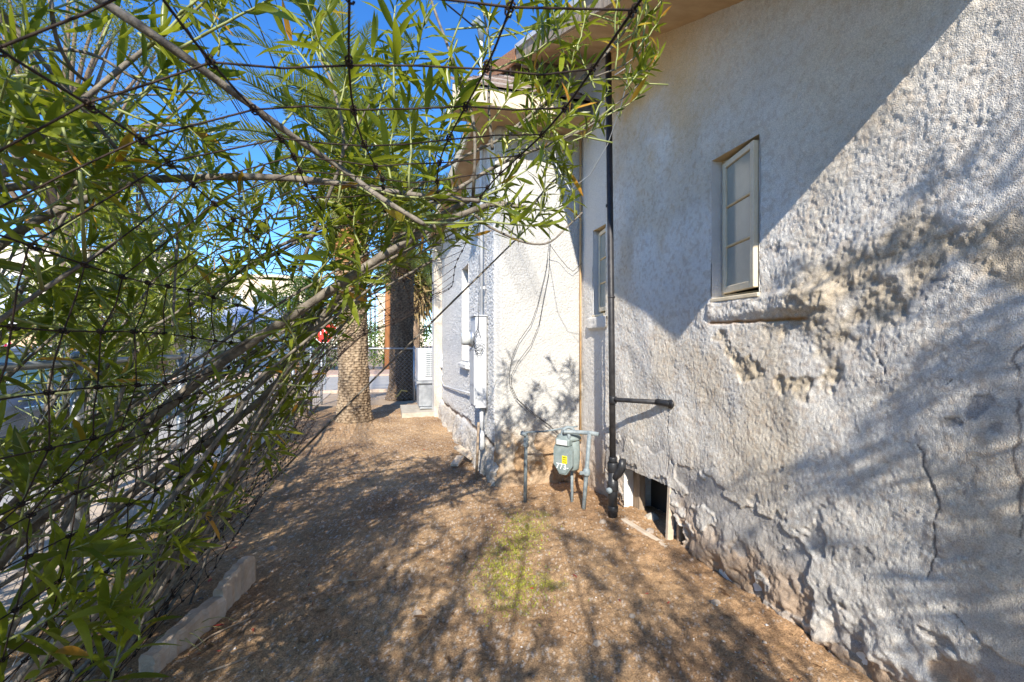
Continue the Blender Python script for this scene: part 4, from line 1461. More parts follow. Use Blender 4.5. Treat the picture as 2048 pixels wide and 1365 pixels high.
# inlet hoop and pipes
i0 = at(1124, 884, d=4.22)
hoop = [i0, i0 + Vector((0, 0, .06))] + circle_pts(i0 + Vector((.058, -.01, .075)), (-1, .15, 0), (0, 0, 1), .058, 11, 0, math.pi) + [i0 + Vector((.116, -.02, .05)), i0 + Vector((.116, -.02, -.02))]
b = MB(); b.tube(hoop, .016, 12); b.build('inlet_hoop', M['gas_pipe'], gas, True)
o0 = at(1138, 884, d=4.15)
t0_ = at(1133, 864, d=4.15); t1_ = at(1178, 866, d=4.05); t2_ = at(1197, 869, d=4.0)
b = MB(); b.tube([o0, (o0.x, o0.y, t0_.z)], .017, 12); b.build('outlet_nipple', M['gas_pipe'], gas, True)
b = MB(); b.tube([t0_ - Vector((.03, 0, 0)), t0_, t1_, t2_], [.019, .019, .019, .019], 12); b.build('header_pipe', M['gas_pipe'], gas, True)
d0 = at(1179, 868, d=4.04); d1_ = at(1173, 945, d=4.06); d2_ = at(1166, 1018, d=4.1)
b = MB(); b.tube([d0, d1_, Vector((d2_.x, d2_.y, -.05))], [.018, .019, .019], 12); b.build('supply_riser', M['gas_pipe'], gas, True)
b = MB(); b.lathe(d1_ + Vector((0, 0, -.035)), (0, 0, 1), [(0, .024), (.02, .034), (.05, .034), (.07, .024)], 8); b.build('shut_off_valve', M['gas_pipe'], gas, True)
b = MB(); b.box(d1_ + Vector((-.045, -.01, .0)), (.05, .016, .03), None, .004); b.build('valve_lug', M['gas_pipe'], gas)
d3 = at(1144, 998, d=4.3)
b = MB(); b.tube([(d3.x, d3.y, -.05), (d3.x, d3.y, z_m - .12)], .014, 10); b.build('support_post', M['gas_pipe'], gas, True)
r0 = at(1050, 1005, d=4.33); rt = at(1052, 868, d=4.33)
b = MB(); b.tube([(r0.x, r0.y, -.05), (rt.x, rt.y, rt.z - .02), rt + Vector((-.02, .01, .005))], .0175, 12); b.build('left_riser', M['gas_pipe'], gas, True)
b = MB(); b.lathe((rt.x, rt.y, rt.z - .13), (0, 0, 1), [(0, .020), (.01, .026), (.04, .026), (.05, .021), (.07, .026), (.09, .021)], 12); b.build('union', M['gas_pipe'], gas, True)
b = MB(); b.tube([rt + Vector((-.03, .01, .01)), at(1090, 863, d=4.36), at(1128, 857, d=4.40), at(1155, 853, d=4.42)], .009, 10); b.build('cross_rod', M['gas_pipe'], gas, True)
b = MB(); b.lathe(rt + Vector((-.02, .0, .0)), (-.7, .5, .2), [(-.03, .022), (.03, .022)], 10); b.build('elbow', M['gas_pipe'], gas, True)

# ---- electric service panel, meter and mast
pz0, pz1 = .79, 1.82
panel = thing('electric_panel', 'tall white electric service panel with a round meter on the roughcast side wall', 'electric panel', (1.02, 5.14, pz0))
b = MB(); bxx(b, .946, 1.075, 5.0, 5.29, pz0, pz1, .006); b.build('cabinet', M['panel_white'], panel)
b = MB(); bxx(b, .930, .9455, 5.01, 5.28, pz0 + .03, 1.46, .004); b.build('door', M['panel_white'], panel)
b = MB(); bxx(b, .926, 1.08, 4.985, 5.30, pz1 + .001, pz1 + .014, .003); b.build('rain_hood', M['panel_white'], panel)
mcn = Vector((.946, 5.15, 1.575))
b = MB(); b.lathe(mcn, (-1, 0, 0), [(0, .098), (.03, .098), (.032, .088), (.045, .088)], 28); b.build('meter_ring', M['galv'], panel, True)
b = MB(); b.lathe(mcn + Vector((-.045, 0, 0)), (-1, 0, 0), [(0, .083), (.07, .080), (.085, .070), (.09, .02)], 28); gl = b.build('meter_dome', M['glass'], panel, True)
for zz in (pz0 + .12, 1.40):
    b = MB(); b.box((.9565, 4.997, zz), (.006, .005, .025)); b.build('latch', M['galv'], panel)
mx, my = 1.035, 5.10
b = MB(); b.tube([(mx, my, pz1 + .01), (mx, my, 3.76), (mx - .005, my, 5.0)], .021, 12); b.build('mast_conduit', M['panel_white'], panel, True)
b = MB(); b.tube([(mx, my, 4.96), (mx - .01, my - .01, 5.10), (mx - .05, my - .03, 5.17), (mx - .10, my - .05, 5.10)], [.024, .045, .05, .03], 12); b.build('weatherhead', M['gas_pipe'], panel, True)
b = MB(); b.box((mx + .01, my, 2.15), (.06, .03, .03)); b.build('conduit_strap', M['panel_white'], panel)
b = MB(); b.box((mx, my, 3.0), (.055, .03, .03)); b.build('conduit_strap', M['panel_white'], panel)
b = MB(); b.tube([(mx, my, pz0), (mx, my, .52)], .024, 12); b.build('lower_conduit', M['panel_white'], panel, True)
b = MB(); b.tube([(mx - .005, my, .52), (mx - .01, my - .01, .48), (mx - .005, my - .01, .33), (mx, my - .01, .30)], [.028, .042, .042, .02], 12); b.build('conduit_body', M['panel_white'], panel, True)
b = MB(); b.tube([(mx, my, 4.62), (1.35, 5.4, 4.66), (1.64, 5.7, 4.62)], .010, 8)
single(b, 'brace_rod', M['galv'], 'thin metal rod bracing the service mast to the main roof', 'rod')
# coiled leftover wires on the panel
cw = thing('coiled_wire', 'bunch of thin black wires looped in front of the white panel', 'wire', (.97, 4.97, 1.5))
for k in range(5):
    b = MB()
    cx_ = .972 + random.uniform(-.02, .02)
    pts = [Vector((.985, 4.985, 2.5)), Vector((.975, 4.97, 1.85)), Vector((cx_, 4.965, 1.68))]
    for s in range(9):
        w = s / 8 * math.pi * 1.7 + k
        pts.append(Vector((cx_ + .035 * math.cos(w) * (1 + .3 * k % 2), 4.955 - .004 * k, 1.58 + .07 * math.sin(w) - .018 * s)))
    pts.append(Vector((cx_ + random.uniform(-.07, .09), 4.95, 1.36 + random.uniform(-.04, .1))))
    b.tube(pts, .0022, 5); b.build('wire_strand', M['cable'], cw, True)

# ---- cables hanging across the wing front
for nm, lab, pts in (('hanging_cable', 'left of the two thin black cables hanging down the white wing front', [(1098, 488), (1092, 540), (1075, 612), (1062, 648), (1038, 682), (1024, 716), (1018, 748), (1020, 772), (1032, 797), (1062, 826), (1096, 850), (1122, 874)]),
                     ('hanging_cable', 'right of the two thin black cables hanging down the white wing front', [(1101, 488), (1098, 545), (1086, 606), (1078, 650), (1062, 690), (1036, 724), (1022, 752), (1024, 775), (1036, 800), (1066, 826), (1100, 852), (1130, 878)]),
                     ('hanging_cable', 'short black cable looping from the twigs to the wing corner', [(1100, 490), (1118, 515), (1135, 535), (1146, 543), (1156, 535), (1163, 527)])):
    b = MB()
    P = [at(u, v, Y=4.56 if i > 0 else 4.45) for i, (u, v) in enumerate(pts)]
    b.tube(P, .0028, 6)
    single(b, nm, M['cable'], lab, 'cable', 'loose cables on the wing', True)
b = MB(); b.tube([at(u, v, d=d) for u, v, d in ((1230, 150, 2.7), (1262, 130, 2.6), (1240, 220, 2.9), (1215, 290, 3.1), (1180, 350, 3.3), (1140, 380, 3.6), (1112, 330, 3.9), (1108, 280, 4.2))], .003, 6)
single(b, 'slack_cable', M['cable_white'], 'slack pale cable curving down beside the drain pipe', 'cable', None, True)
# bare conduit in the inner corner of wing and wall
b = MB(); b.tube([(X2 - .03, YF - .03, .45), (X2 - .03, YF - .03, 3.75)], .012, 8)
single(b, 'corner_conduit', M['paint_tan'], 'thin tan conduit running up the inner corner beside the small window', 'conduit', None, True)
# ---- telephone box with its conduit
pb = at(889, 722, Y=9.40)
tb = thing('junction_box', 'small white utility box on the far pilaster with a conduit to the panel', 'junction box', (pb.x, pb.y, pb.z))
b = MB(); b.box(pb, (.17, .09, .29), None, .01); b.build('case', M['panel_white'], tb)
b = MB(); b.box(pb + Vector((.05, -.055, -.09)), (.07, .03, .10), None, .006); b.build('cover', M['panel_white'], tb)
b = MB(); b.lathe(pb + Vector((-.03, -.045, .02)), (0, -1, 0), [(0, .03), (.01, .025)], 10); b.build('knockout', M['gas_pipe'], tb)
b = MB(); b.tube([pb + Vector((0, 0, -.14)), (1.045, 9.30, .80), (1.06, 8.9, .70), (1.05, 7.0, .80), (1.05, 5.3, .90)], .013, 8); b.build('conduit', M['panel_white'], tb, True)
b = MB(); b.tube([pb + Vector((.07, 0, .14)), (pb.x + .08, 9.42, 2.2), (pb.x + .08, 9.42, 3.7)], .008, 6); b.build('riser_cable', M['cable_white'], tb, True)
# floodlight on the pilaster edge
fl = at(896, 570, Y=9.36)
ft = thing('wall_lamp', 'small dark lamp bracket high on the far pilaster', 'lamp', fl)
b = MB(); b.lathe(fl + Vector((-.0, -.02, 0)), (-.3, -.9, -.3), [(0, .03), (.04, .05), (.10, .075), (.11, .07)], 12); b.build('lamp_head', M['iron'], ft, True)
b = MB(); b.box(fl + Vector((.02, .04, .04)), (.04, .09, .05)); b.build('lamp_bracket', M['iron'], ft)

# ---- evaporative cooler on its slab beyond the pilaster
ac = thing('air_conditioner', 'grey box air conditioner with a grille on a galvanised stand by the far corner', 'air conditioner', (.95, 10.35, 0))
ax0, ax1, ay0, ay1 = .63, 1.30, 10.0, 10.75
b = MB(); bxx(b, ax0, ax1, ay0, ay1, .72, 1.42, .012); b.build('cabinet', M['panel_white'], ac)
b = MB(); bxx(b, ax0 - .03, ax1, ay0 - .03, ay1, .66, .715, .006); b.build('drip_pan', M['galv'], ac)
b = MB(); bxx(b, ax0 + .02, ax1, ay0 + .03, ay1, .16, .655, .01); b.build('plenum', M['galv'], ac)
b = MB(); bxx(b, .80, 1.02, ay0 - .012, ay0 - .002, .82, 1.36, 0); b.build('grille_recess', M['gas_pipe'], ac)
for k in range(12):
    b = MB(); bxx(b, .79, 1.03, ay0 - .03, ay0 - .014, .83 + k * .045, .85 + k * .045); b.build('grille_slat', M['panel_white'], ac)
for k in range(3):
    b = MB(); bxx(b, .80 + k * .10, .81 + k * .10, ay0 - .038, ay0 - .0305, .82, 1.37); b.build('grille_bar', M['panel_white'], ac)
b = MB(); bxx(b, ax0 + .04, ax1, ay0 - .06, ay0 + .02, .12, .158); b.build('stand_rail', M['galv'], ac)
b = MB()
pp = [at(u, v, Z=.0) for u, v in ((803, 832), (862, 830))]
b.prism([(pp[0].x, 9.55, -.05), (1.10, 9.62, -.05), (1.15, 10.9, -.05), (pp[0].x, 10.9, -.05)], (0, 0, .15))
single(b, 'concrete_pad', M['concrete'], 'cracked concrete pad under the air conditioner', 'concrete pad')
b = MB()
b.tube([at(790, 795, d=11.8), at(797, 790, d=11.8), at(803, 781, d=11.8), at(814, 783, d=11.7)], .018, 8)
single(b, 'yellow_hose', M['yellow'] if False else mat('hose', (.62, .44, .12), None, rough=.6), 'short yellow hose bent upward beside the concrete pad', 'hose', None, True)

# ---- boards and blocks fallen against the side wall
for k, (u, v, d, sx_, sy2, sz_, rz, rx, lab) in enumerate(((930, 905, 5.75, .11, .30, .035, 40, 22, 'upper of the two short grey boards leaning on the side wall footing'), (915, 922, 5.6, .10, .24, .035, -28, 12, 'lower of the two short grey boards lying by the side wall footing'))):
    b = MB()
    p = at(u, v, d=d); p.z = max(p.z, .05)
    b.box(p, (sx_, sy2, sz_), (Matrix.Rotation(R(rz), 3, 'Z') @ Matrix.Rotation(R(rx), 3, 'X')), .005)
    single(b, 'wood_offcut', M['pale_wood'], lab, 'board', 'wood offcuts')
b = MB(); b.tube([at(952, 958, d=5.05), at(955, 905, d=5.05), at(957, 845, d=5.03)], .016, 6)
single(b, 'wood_stake', M['old_wood'], 'thin wooden stake standing in the dirt below the electric panel', 'stake', None, True)


# ================================================================== CHAIN LINK FENCE
cl = thing('chain_link_fence', 'galvanised chain link fence with pipe rail, along the street and across the far end', 'chain link fence', (-1.62, 6, 0))
FX0, FYE, FTOP = -1.62, 12.7, 1.40


def chain_net(o0, ax_, length, h, step=.056):
    n = int(length / step)
    m_ = int(h / step)
    Vs, Fs = [], []
    r = .0016
    ax_ = Vector(ax_); nr = ax_.cross(Vector((0, 0, 1)))
    zz = np.arange(m_ + 1) * step
    for i in range(n):
        zig = ((np.arange(m_ + 1) + i) % 2)
        s = i * step + zig * step * 1.0
        pts = np.array(o0)[None, :] + np.outer(s, np.array(ax_)) + np.outer(zz, [0, 0, 1]) + np.outer((zig - .5) * .004, np.array(nr))
        ring = np.array([np.array(ax_) * r, np.array(nr) * r * 1.0, -np.array(ax_) * r, -np.array(nr) * r])
        V_ = (pts[:, None, :] + ring[None]).reshape(-1, 3)
        a = np.arange(m_)[:, None] * 4 + np.arange(4)[None]
        b_ = np.arange(m_)[:, None] * 4 + (np.arange(4)[None] + 1) % 4
        F_ = np.stack([a, b_, b_ + 4, a + 4], -1).reshape(-1, 4)
        Fs.append(F_ + sum(len(v) for v in Vs) if False else F_ + i * (m_ + 1) * 4)
        Vs.append(V_)
    return np.concatenate(Vs), np.concatenate(Fs)


V_, F_ = chain_net((FX0, -.5, .03), (0, 1, 0), FYE + .5, FTOP - .06)
o = np_mesh('chain_link_mesh', V_, F_, M['galv'], cl); o['kind'] = 'stuff'
V_, F_ = chain_net((FX0, FYE, .03), (1, 0, 0), 3.6, FTOP - .06)
o = np_mesh('chain_link_mesh', V_, F_, M['galv'], cl); o['kind'] = 'stuff'
b = MB(); b.tube([(FX0 - .03, -.8, FTOP), (FX0 - .03, FYE, FTOP)], .021, 10); b.build('top_rail', M['galv'], cl, True)
b = MB(); b.tube([(FX0, FYE, FTOP), (2.0, FYE, FTOP)], .021, 10); b.build('top_rail', M['galv'], cl, True)
for (x_, y_) in [(FX0 - .03, y) for y in (-.4, 1.3, 3.05, 4.35, 6.6, 9.0, 11.0, FYE)] + [(.70, FYE - .03), (1.5, FYE)]:
    b = MB(); b.tube([(x_, y_, -.05), (x_, y_, FTOP + .03)], .028, 12); b.lathe((x_, y_, FTOP + .03), (0, 0, 1), [(0, .031), (.02, .026), (.035, .008)], 12); b.build('post', M['galv'], cl, True)

# ================================================================== CONCRETE EDGING
EDG = [((-.83, 3.20), (-.90, 2.86), .20, .055, 'taller short concrete edging block at the end of the bed'),
       ((-.905, 2.86), (-1.05, 2.42), .12, .075, 'long low concrete edging block under the wire fence'),
       ((-1.36, 3.55), (-1.47, 3.0), .12, .09, 'concrete edging block behind the wires, farther from the path'),
       ((-1.48, 2.98), (-1.58, 2.45), .10, .09, 'concrete edging block behind the wires, nearer the camera')]
for (a, c, h_, w_, lab) in EDG:
    b = MB()
    A = Vector((a[0], a[1], 0)); B_ = Vector((c[0], c[1], 0))
    n = 16
    d_ = (B_ - A).normalized(); s_ = Vector((-d_.y, d_.x, 0)) * w_ * .5
    sec = []
    for i in range(n):
        t_ = i / (n - 1)
        p = A.lerp(B_, t_)
        hh = h_ * (.78 + .22 * math.sin(math.pi * min(1, t_ * 1.1) * .9 + .4)) + random.uniform(-.006, .006)
        p = p + Vector((random.uniform(-.006, .006), random.uniform(-.006, .006), random.uniform(-.004, .004)))
        sec.append([p - s_ + Vector((0, 0, -.06)), p - s_ * 1.0 + Vector((0, 0, hh - .018)), p - s_ * .7 + Vector((0, 0, hh)), p + s_ * .7 + Vector((0, 0, hh - .003)), p + s_ + Vector((0, 0, hh - .022)), p + s_ + Vector((0, 0, -.06))])
    V_ = [q for r_ in sec for q in r_]
    F_ = []
    for i in range(n - 1):
        for k in range(6):
            k2 = (k + 1) % 6
            F_.append((i * 6 + k, i * 6 + k2, (i + 1) * 6 + k2, (i + 1) * 6 + k))
    F_ += [tuple(range(6))[::-1], tuple((n - 1) * 6 + k for k in range(6))]
    b.add(V_, F_)
    single(b, 'edging_block', M['edging'], lab, 'edging block', 'concrete edging of the planting bed')

# ================================================================== PALMS
M['palm_bark'] = vcol_mat('palm_bark', rough=.95, nscale=30, namt=.45, bump=.6, bscale=60, bdist=.01)
M['frond'] = leaf_mat('palm_frond', (0.075, 0.11, 0.02), (0.20, 0.23, 0.045), None, rough=.5, trans=.35, tcol=(0.42, 0.46, 0.06))
M['dry_frond'] = leaf_mat('dry_palm_frond', (0.26, 0.17, 0.07), (0.40, 0.29, 0.13), None, rough=.7, trans=.25, tcol=(0.4, 0.28, 0.1))
M['stub'] = mat('leaf_stub', (.13, .07, .035), (.36, .22, .11), 14, .9, bump=.4)
M['rachis'] = mat('frond_stalk', (0.24, 0.25, 0.08), (0.36, 0.33, 0.12), 10, 0.6)


def palm_trunk(root, base, lean, h, r0, r1, seed, c_lo, c_hi, shag_from):
    nt, nh = 110, int(h * 110)
    th = np.linspace(0, 2 * np.pi, nt, endpoint=False); hh = np.linspace(-.1, h, nh)
    TH, HH = np.meshgrid(th, hh, indexing='ij')
    t_ = np.clip(HH / h, 0, 1)
    rad = r0 + (r1 - r0) * t_ + .10 * np.exp(-np.clip(HH, 0, 9) / .22) * r0 / .3
    # diamond leaf scars in two spirals
    k = 15
    row = HH * 21
    row = row + .9 * (fbm(TH * 3, HH * 4, seed + 1, 3) - .5)
    ph = TH / (2 * np.pi) * k + .5 * (np.floor(row) % 2) + .5 * vnoise(TH * 3, np.floor(row), seed)
    fx = np.abs((ph % 1) - .5) * 2; fy = row % 1
    scale_ = np.clip(1 - fx ** 2 * .7, 0, 1) * (1 - fy) ** .7
    shag = sstep(shag_from - .3, shag_from + .3, HH)
    rad = rad + scale_ * (.4 + 1.2 * fbm(TH * 5, HH * 6, seed + 9, 2)) * (.020 + .05 * shag) + (fbm(TH * 4, HH * 5, seed + 3, 3) - .5) * (.05 + .09 * shag) + (fbm(TH * 10, HH * 16, seed + 4, 2) - .5) * .025
    # seam of the two ends
    X_ = base[0] + lean[0] * t_ ** 1.3 + rad * np.cos(TH); Y_ = base[1] + lean[1] * t_ ** 1.3 + rad * np.sin(TH); Z_ = base[2] + HH
    tone = np.clip(scale_ * .8 + (fbm(TH * 3, HH * 3, seed + 7, 4) - .5) * .9, 0, 1)[..., None]
    C_ = np.array(c_lo) * (1 - tone) + np.array(c_hi) * tone
    C_ = C_ * (1 - .55 * sstep(.75, 1.0, fx) * (1 - shag))[..., None] * (1 - .5 * sstep(.85, 1.0, fy))[..., None]
    Cs = np.array([.30, .15, .06]) * (.5 + 1.0 * tone)
    C_ = C_ * (1 - shag[..., None]) + Cs * shag[..., None]
    i, j = np.meshgrid(np.arange(nt), np.arange(nh - 1), indexing='ij')
    i2 = (i + 1) % nt
    F_ = np.stack([i * nh + j, i2 * nh + j, i2 * nh + j + 1, i * nh + j + 1], -1).reshape(-1, 4)
    np_mesh('trunk', np.stack([X_, Y_, Z_], -1).reshape(-1, 3), F_, M['palm_bark'], root, True, C_.reshape(-1, 3))
    if h > 4.8:
        # ragged stubs of cut leaf stalks standing off the upper trunk
        r_ = random.Random(seed)
        mb = MB()
        for q in range(230):
            hz = shag_from - .8 + (h - shag_from + .7) * r_.random() ** .7
            a_ = r_.uniform(0, 6.283)
            t1 = (hz / h) ** 1.3
            rr = r0 + (r1 - r0) * hz / h
            c0 = Vector((base[0] + lean[0] * t1 + rr * math.cos(a_), base[1] + lean[1] * t1 + rr * math.sin(a_), hz))
            o_ = Vector((math.cos(a_), math.sin(a_), 0)); s_ = Vector((-o_.y, o_.x, 0))
            w_ = r_.uniform(.03, .06); L_ = r_.uniform(.10, .24)
            tip = c0 + o_ * (L_ * r_.uniform(.35, .8)) + Vector((0, 0, L_ * r_.uniform(.2, .9))) + s_ * r_.uniform(-.03, .03)
            mb.add([c0 - s_ * w_ - o_ * .03, c0 + s_ * w_ - o_ * .03, c0 - o_ * .03 + Vector((0, 0, .06)), tip - s_ * w_ * .3, tip + s_ * w_ * .35 + Vector((0, 0, r_.uniform(-.02, .03)))], [(0, 1, 4, 3), (1, 2, 4), (2, 0, 3), (2, 3, 4)])
        o = mb.build('leaf_stubs', M['stub'], root); o['kind'] = 'stuff'
    return Vector((base[0] + lean[0], base[1] + lean[1], base[2] + h))


def frond_mesh(L, curve, m, n_pair=62, leaf=.42, seed=0):
    """a feather frond along +X that arches downward; returns mesh with stalk and leaflets"""
    r_ = random.Random(seed)
    pts = []
    ang = 0.0
    p = Vector((0, 0, 0))
    n = 24
    for i in range(n + 1):
        pts.append(p.copy())
        a = -curve * (i / n) ** 1.4
        p = p + Vector((math.cos(a), 0, math.sin(a))) * (L / n)
    mb = MB()
    mb.tube(pts, [.028 * (1 - i / n) + .004 for i in range(n + 1)], 5)
    for i in range(n_pair):
        t_ = .10 + .90 * i / (n_pair - 1)
        f = t_ * n; k = min(n - 1, int(f))
        q = pts[k].lerp(pts[k + 1], f - k)
        ax = (pts[k + 1] - pts[k]).normalized()
        up = Vector((-ax.z, 0, ax.x))
        ll = leaf * (math.sin(math.pi * min(1, .18 + .80 * t_)) ** .7) * r_.uniform(.85, 1.1)
        for s in (-1, 1):
            d_ = (ax * r_.uniform(.65, .9) + Vector((0, s, 0)) * .8 + up * r_.uniform(.05, .55)).normalized()
            w_ = ax * .013
            e = q + d_ * ll - Vector((0, 0, .10 * ll))
            mid = q + d_ * ll * .5
            mb.add([q - w_, q + w_, mid + w_, mid - w_, e], [(0, 1, 2, 3), (3, 2, 4)])
    me = bpy.data.meshes.new('frond')
    me.from_pydata([tuple(v) for v in mb.v], [], mb.f)
    me.materials.append(m)
    return me


FRONDS = [frond_mesh(2.3, .9, M['frond'], seed=1), frond_mesh(2.5, 1.3, M['frond'], seed=2), frond_mesh(2.1, 1.8, M['frond'], seed=3), frond_mesh(2.2, .5, M['frond'], seed=4)]
DRY = [frond_mesh(1.5, 1.0, M['dry_frond'], 40, .3, 5), frond_mesh(1.3, 1.5, M['dry_frond'], 40, .3, 6)]


def crown(root, c, n, scale_, emin=-35, emax=82, dry=8):
    off = Vector(root.location)
    for i in range(n):
        t_ = (i + .5) / n
        el = R(emin + (emax - emin) * t_ ** .8 + random.uniform(-6, 6))
        az = i * 2.399963 + random.uniform(-.2, .2)
        o = bpy.data.objects.new('frond', random.choice(FRONDS))
        col.objects.link(o); o.parent = root
        s = scale_ * random.uniform(.85, 1.1)
        o.matrix_basis = Matrix.Translation(c - off + Vector((0, 0, .25 * t_))) @ Matrix.Rotation(az, 4, 'Z') @ Matrix.Rotation(-el, 4, 'Y') @ Matrix.Rotation(random.uniform(-.5, .5), 4, 'X') @ Matrix.Scale(s, 4)
    for i in range(dry):
        az = i * 2.399963 + 1.0
        o = bpy.data.objects.new('dead_frond', random.choice(DRY))
        col.objects.link(o); o.parent = root
        o.matrix_basis = Matrix.Translation(c - off + Vector((.2 * math.cos(az), .2 * math.sin(az), -.15))) @ Matrix.Rotation(az, 4, 'Z') @ Matrix.Rotation(R(random.uniform(55, 75)), 4, 'Y') @ Matrix.Scale(scale_ * .8, 4)


P1 = at(709, 848, Z=.02)
palm1 = thing('date_palm', 'near date palm with a thick tan trunk rising from the end of the path', 'palm', (P1.x, P1.y, 0), 'date palms')
c1 = palm_trunk(palm1, (P1.x, P1.y, 0), (-.14, .1), 4.95, .265, .235, 301, (.17, .115, .07), (.47, .36, .235), 2.9)
crown(palm1, c1, 46, 1.05, dry=6)
P2 = at(803, 795, Z=.0)
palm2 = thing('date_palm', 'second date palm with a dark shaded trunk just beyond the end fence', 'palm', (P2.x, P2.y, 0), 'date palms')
c2 = palm_trunk(palm2, (P2.x, P2.y, 0), (.05, .2), 5.1, .33, .29, 311, (.09, .06, .04), (.24, .17, .11), 3.6)  # shade thrown by the near palm is put into this trunk's darker colours
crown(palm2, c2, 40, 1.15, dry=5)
# stump with an orange cut top
P3 = at(590, 835, Z=0)
st_ = thing('palm_stump', 'short cut palm stump with a bright orange top outside the fence', 'stump', (P3.x, P3.y, 0))
palm_trunk(st_, (P3.x, P3.y, 0), (-.08, 0), .95, .20, .16, 321, (.20, .13, .08), (.45, .34, .22), 5)
M['orange'] = mat('cut_orange', (.62, .28, .05), (.75, .40, .10), 9, .8, bump=.3)
b = MB(); b.lathe((P3.x - .08, P3.y, .93), (-.1, -.2, 1), [(0, .17), (.10, .20), (.22, .17), (.28, .09)], 14); b.build('cut_top', M['orange'], st_, True)

# ================================================================== BACKGROUND
M['hedge'] = leaf_mat('hedge_leaf', (0.05, 0.10, 0.015), (0.15, 0.24, 0.03), None, rough=.5, trans=.3, tcol=(.36, .48, .04))
M['olive'] = leaf_mat('feathery_leaf', (0.07, 0.10, 0.02), (0.17, 0.19, 0.04), None, rough=.5, trans=.4, tcol=(.42, .46, .06))
M['fan'] = leaf_mat('fan_leaf', (0.16, 0.17, 0.04), (0.30, 0.27, 0.07), None, rough=.6, trans=.3, tcol=(.45, .42, .08))
M['bract'] = leaf_mat('bougainvillea', (0.42, 0.010, 0.05), (0.62, 0.03, 0.12), None, rough=.6, trans=.3, tcol=(.8, .05, .15))
M['trunk'] = mat('tree_bark', (.10, .07, .05), (.22, .16, .11), 20, .9, bump=.5)
QUAD = [(np.array([(0, -.5, 0, 0), (.5, -.6, .1, -.02), (1, 0, 0, -.1), (.5, .6, .1, -.02), (0, .5, 0, 0)]), np.array([(0, 1, 3, 4), (1, 2, 3, 3)]))]
QUAD = [(np.array([(0, 0, 0, 0), (.45, -.5, .12, -.02), (1, 0, 0, -.12), (.45, .5, .12, -.02)]), np.array([(0, 1, 2, 3)]))]


def clumps(centres, per, leaf, width, flat=.7):
    P_, D_, N_ = [], [], []
    for (c, r) in centres:
        n = per
        v = rng.normal(size=(n, 3)); v /= np.linalg.norm(v, axis=1, keepdims=True)
        rad = r * rng.random((n, 1)) ** .42
        P_.append(np.array(c)[None] + v * rad * np.array([1, 1, flat]))
        dd = v * .7 + rng.normal(size=(n, 3)) * .6
        D_.append(dd)
        N_.append(rng.normal(size=(n, 3)) * .6 + np.array([0, 0, .8]))
    P_ = np.concatenate(P_); D_ = np.concatenate(D_); N_ = np.concatenate(N_)
    L_ = leaf * rng.uniform(.6, 1.3, len(P_))
    return P_, D_, N_, L_, L_ * width


def tree(name, label, cat, base, h, crown_r, n_cl, per, leaf, width, m, seed, trunk_r=.12, group=None, low=.45, flat=.75, cl_r=.38):
    r_ = random.Random(seed)
    t = thing(name, label, cat, base, group)
    b = MB()
    B = Vector(base)
    top = B + Vector((r_.uniform(-.2, .2), r_.uniform(-.2, .2), h * .72))
    b.tube([B + Vector((0, 0, -.1)), B.lerp(top, .35) + Vector((r_.uniform(-.15, .15), 0, 0)), B.lerp(top, .7), top], [trunk_r * 1.25, trunk_r, trunk_r * .7, trunk_r * .3], 9)
    tr_ = b.build('trunk', M['trunk'], t, True)
    cs = []
    lb = MB()
    for i in range(n_cl):
        a = r_.uniform(0, 2 * math.pi); e = r_.uniform(-.6, 1.0)
        rr = crown_r * r_.uniform(.35, .95)
        c = B + Vector((math.cos(a) * rr * math.cos(e * .9), math.sin(a) * rr * math.cos(e * .9), h * (low + (1 - low) * .5) + math.sin(e) * h * (1 - low) * .55))
        cs.append(((c.x, c.y, max(c.z, B.z + .2)), crown_r * cl_r * r_.uniform(.6, 1.25)))
        s0 = B.lerp(top, r_.uniform(.4, .95))
        lb.tube([s0, s0.lerp(c, .55) + Vector((0, 0, .1 * crown_r)), c], [trunk_r * .4, trunk_r * .25, trunk_r * .08], 5)
    o = lb.build('limbs', M['trunk'], t, True); o['kind'] = 'stuff'
    P_, D_, N_, L_, W_ = clumps(cs, per, leaf, width, flat)
    leaf_cloud('crown', P_, D_, N_, L_, W_, t, m, QUAD)
    return t


def hedge(name, label, x0, x1, y0, y1, h, n, leaf, m, seed):
    r_ = np.random.default_rng(seed)
    t = thing(name, label, 'hedge', ((x0 + x1) / 2, (y0 + y1) / 2, 0))
    cs = []
    nn = int((x1 - x0) / .55)
    for i in range(nn):
        for k in range(3):
            x = x0 + (x1 - x0) * (i + r_.random()) / nn
            z = h * (.22 + .30 * k) * r_.uniform(.85, 1.12)
            cs.append(((x, y0 + (y1 - y0) * r_.random(), z), .62 * r_.uniform(.8, 1.2)))
    P_, D_, N_, L_, W_ = clumps(cs, n, leaf, .55, .85)
    leaf_cloud('foliage', P_, D_, N_, L_, W_, t, m, QUAD)
    b = MB()
    for i in range(nn):
        x = x0 + (x1 - x0) * (i + .5) / nn
        b.tube([(x, (y0 + y1) / 2, -.05), (x + .1, (y0 + y1) / 2, h * .6)], [.05, .02], 5)
    o = b.build('stems', M['trunk'], t, True); o['kind'] = 'stuff'
    return t


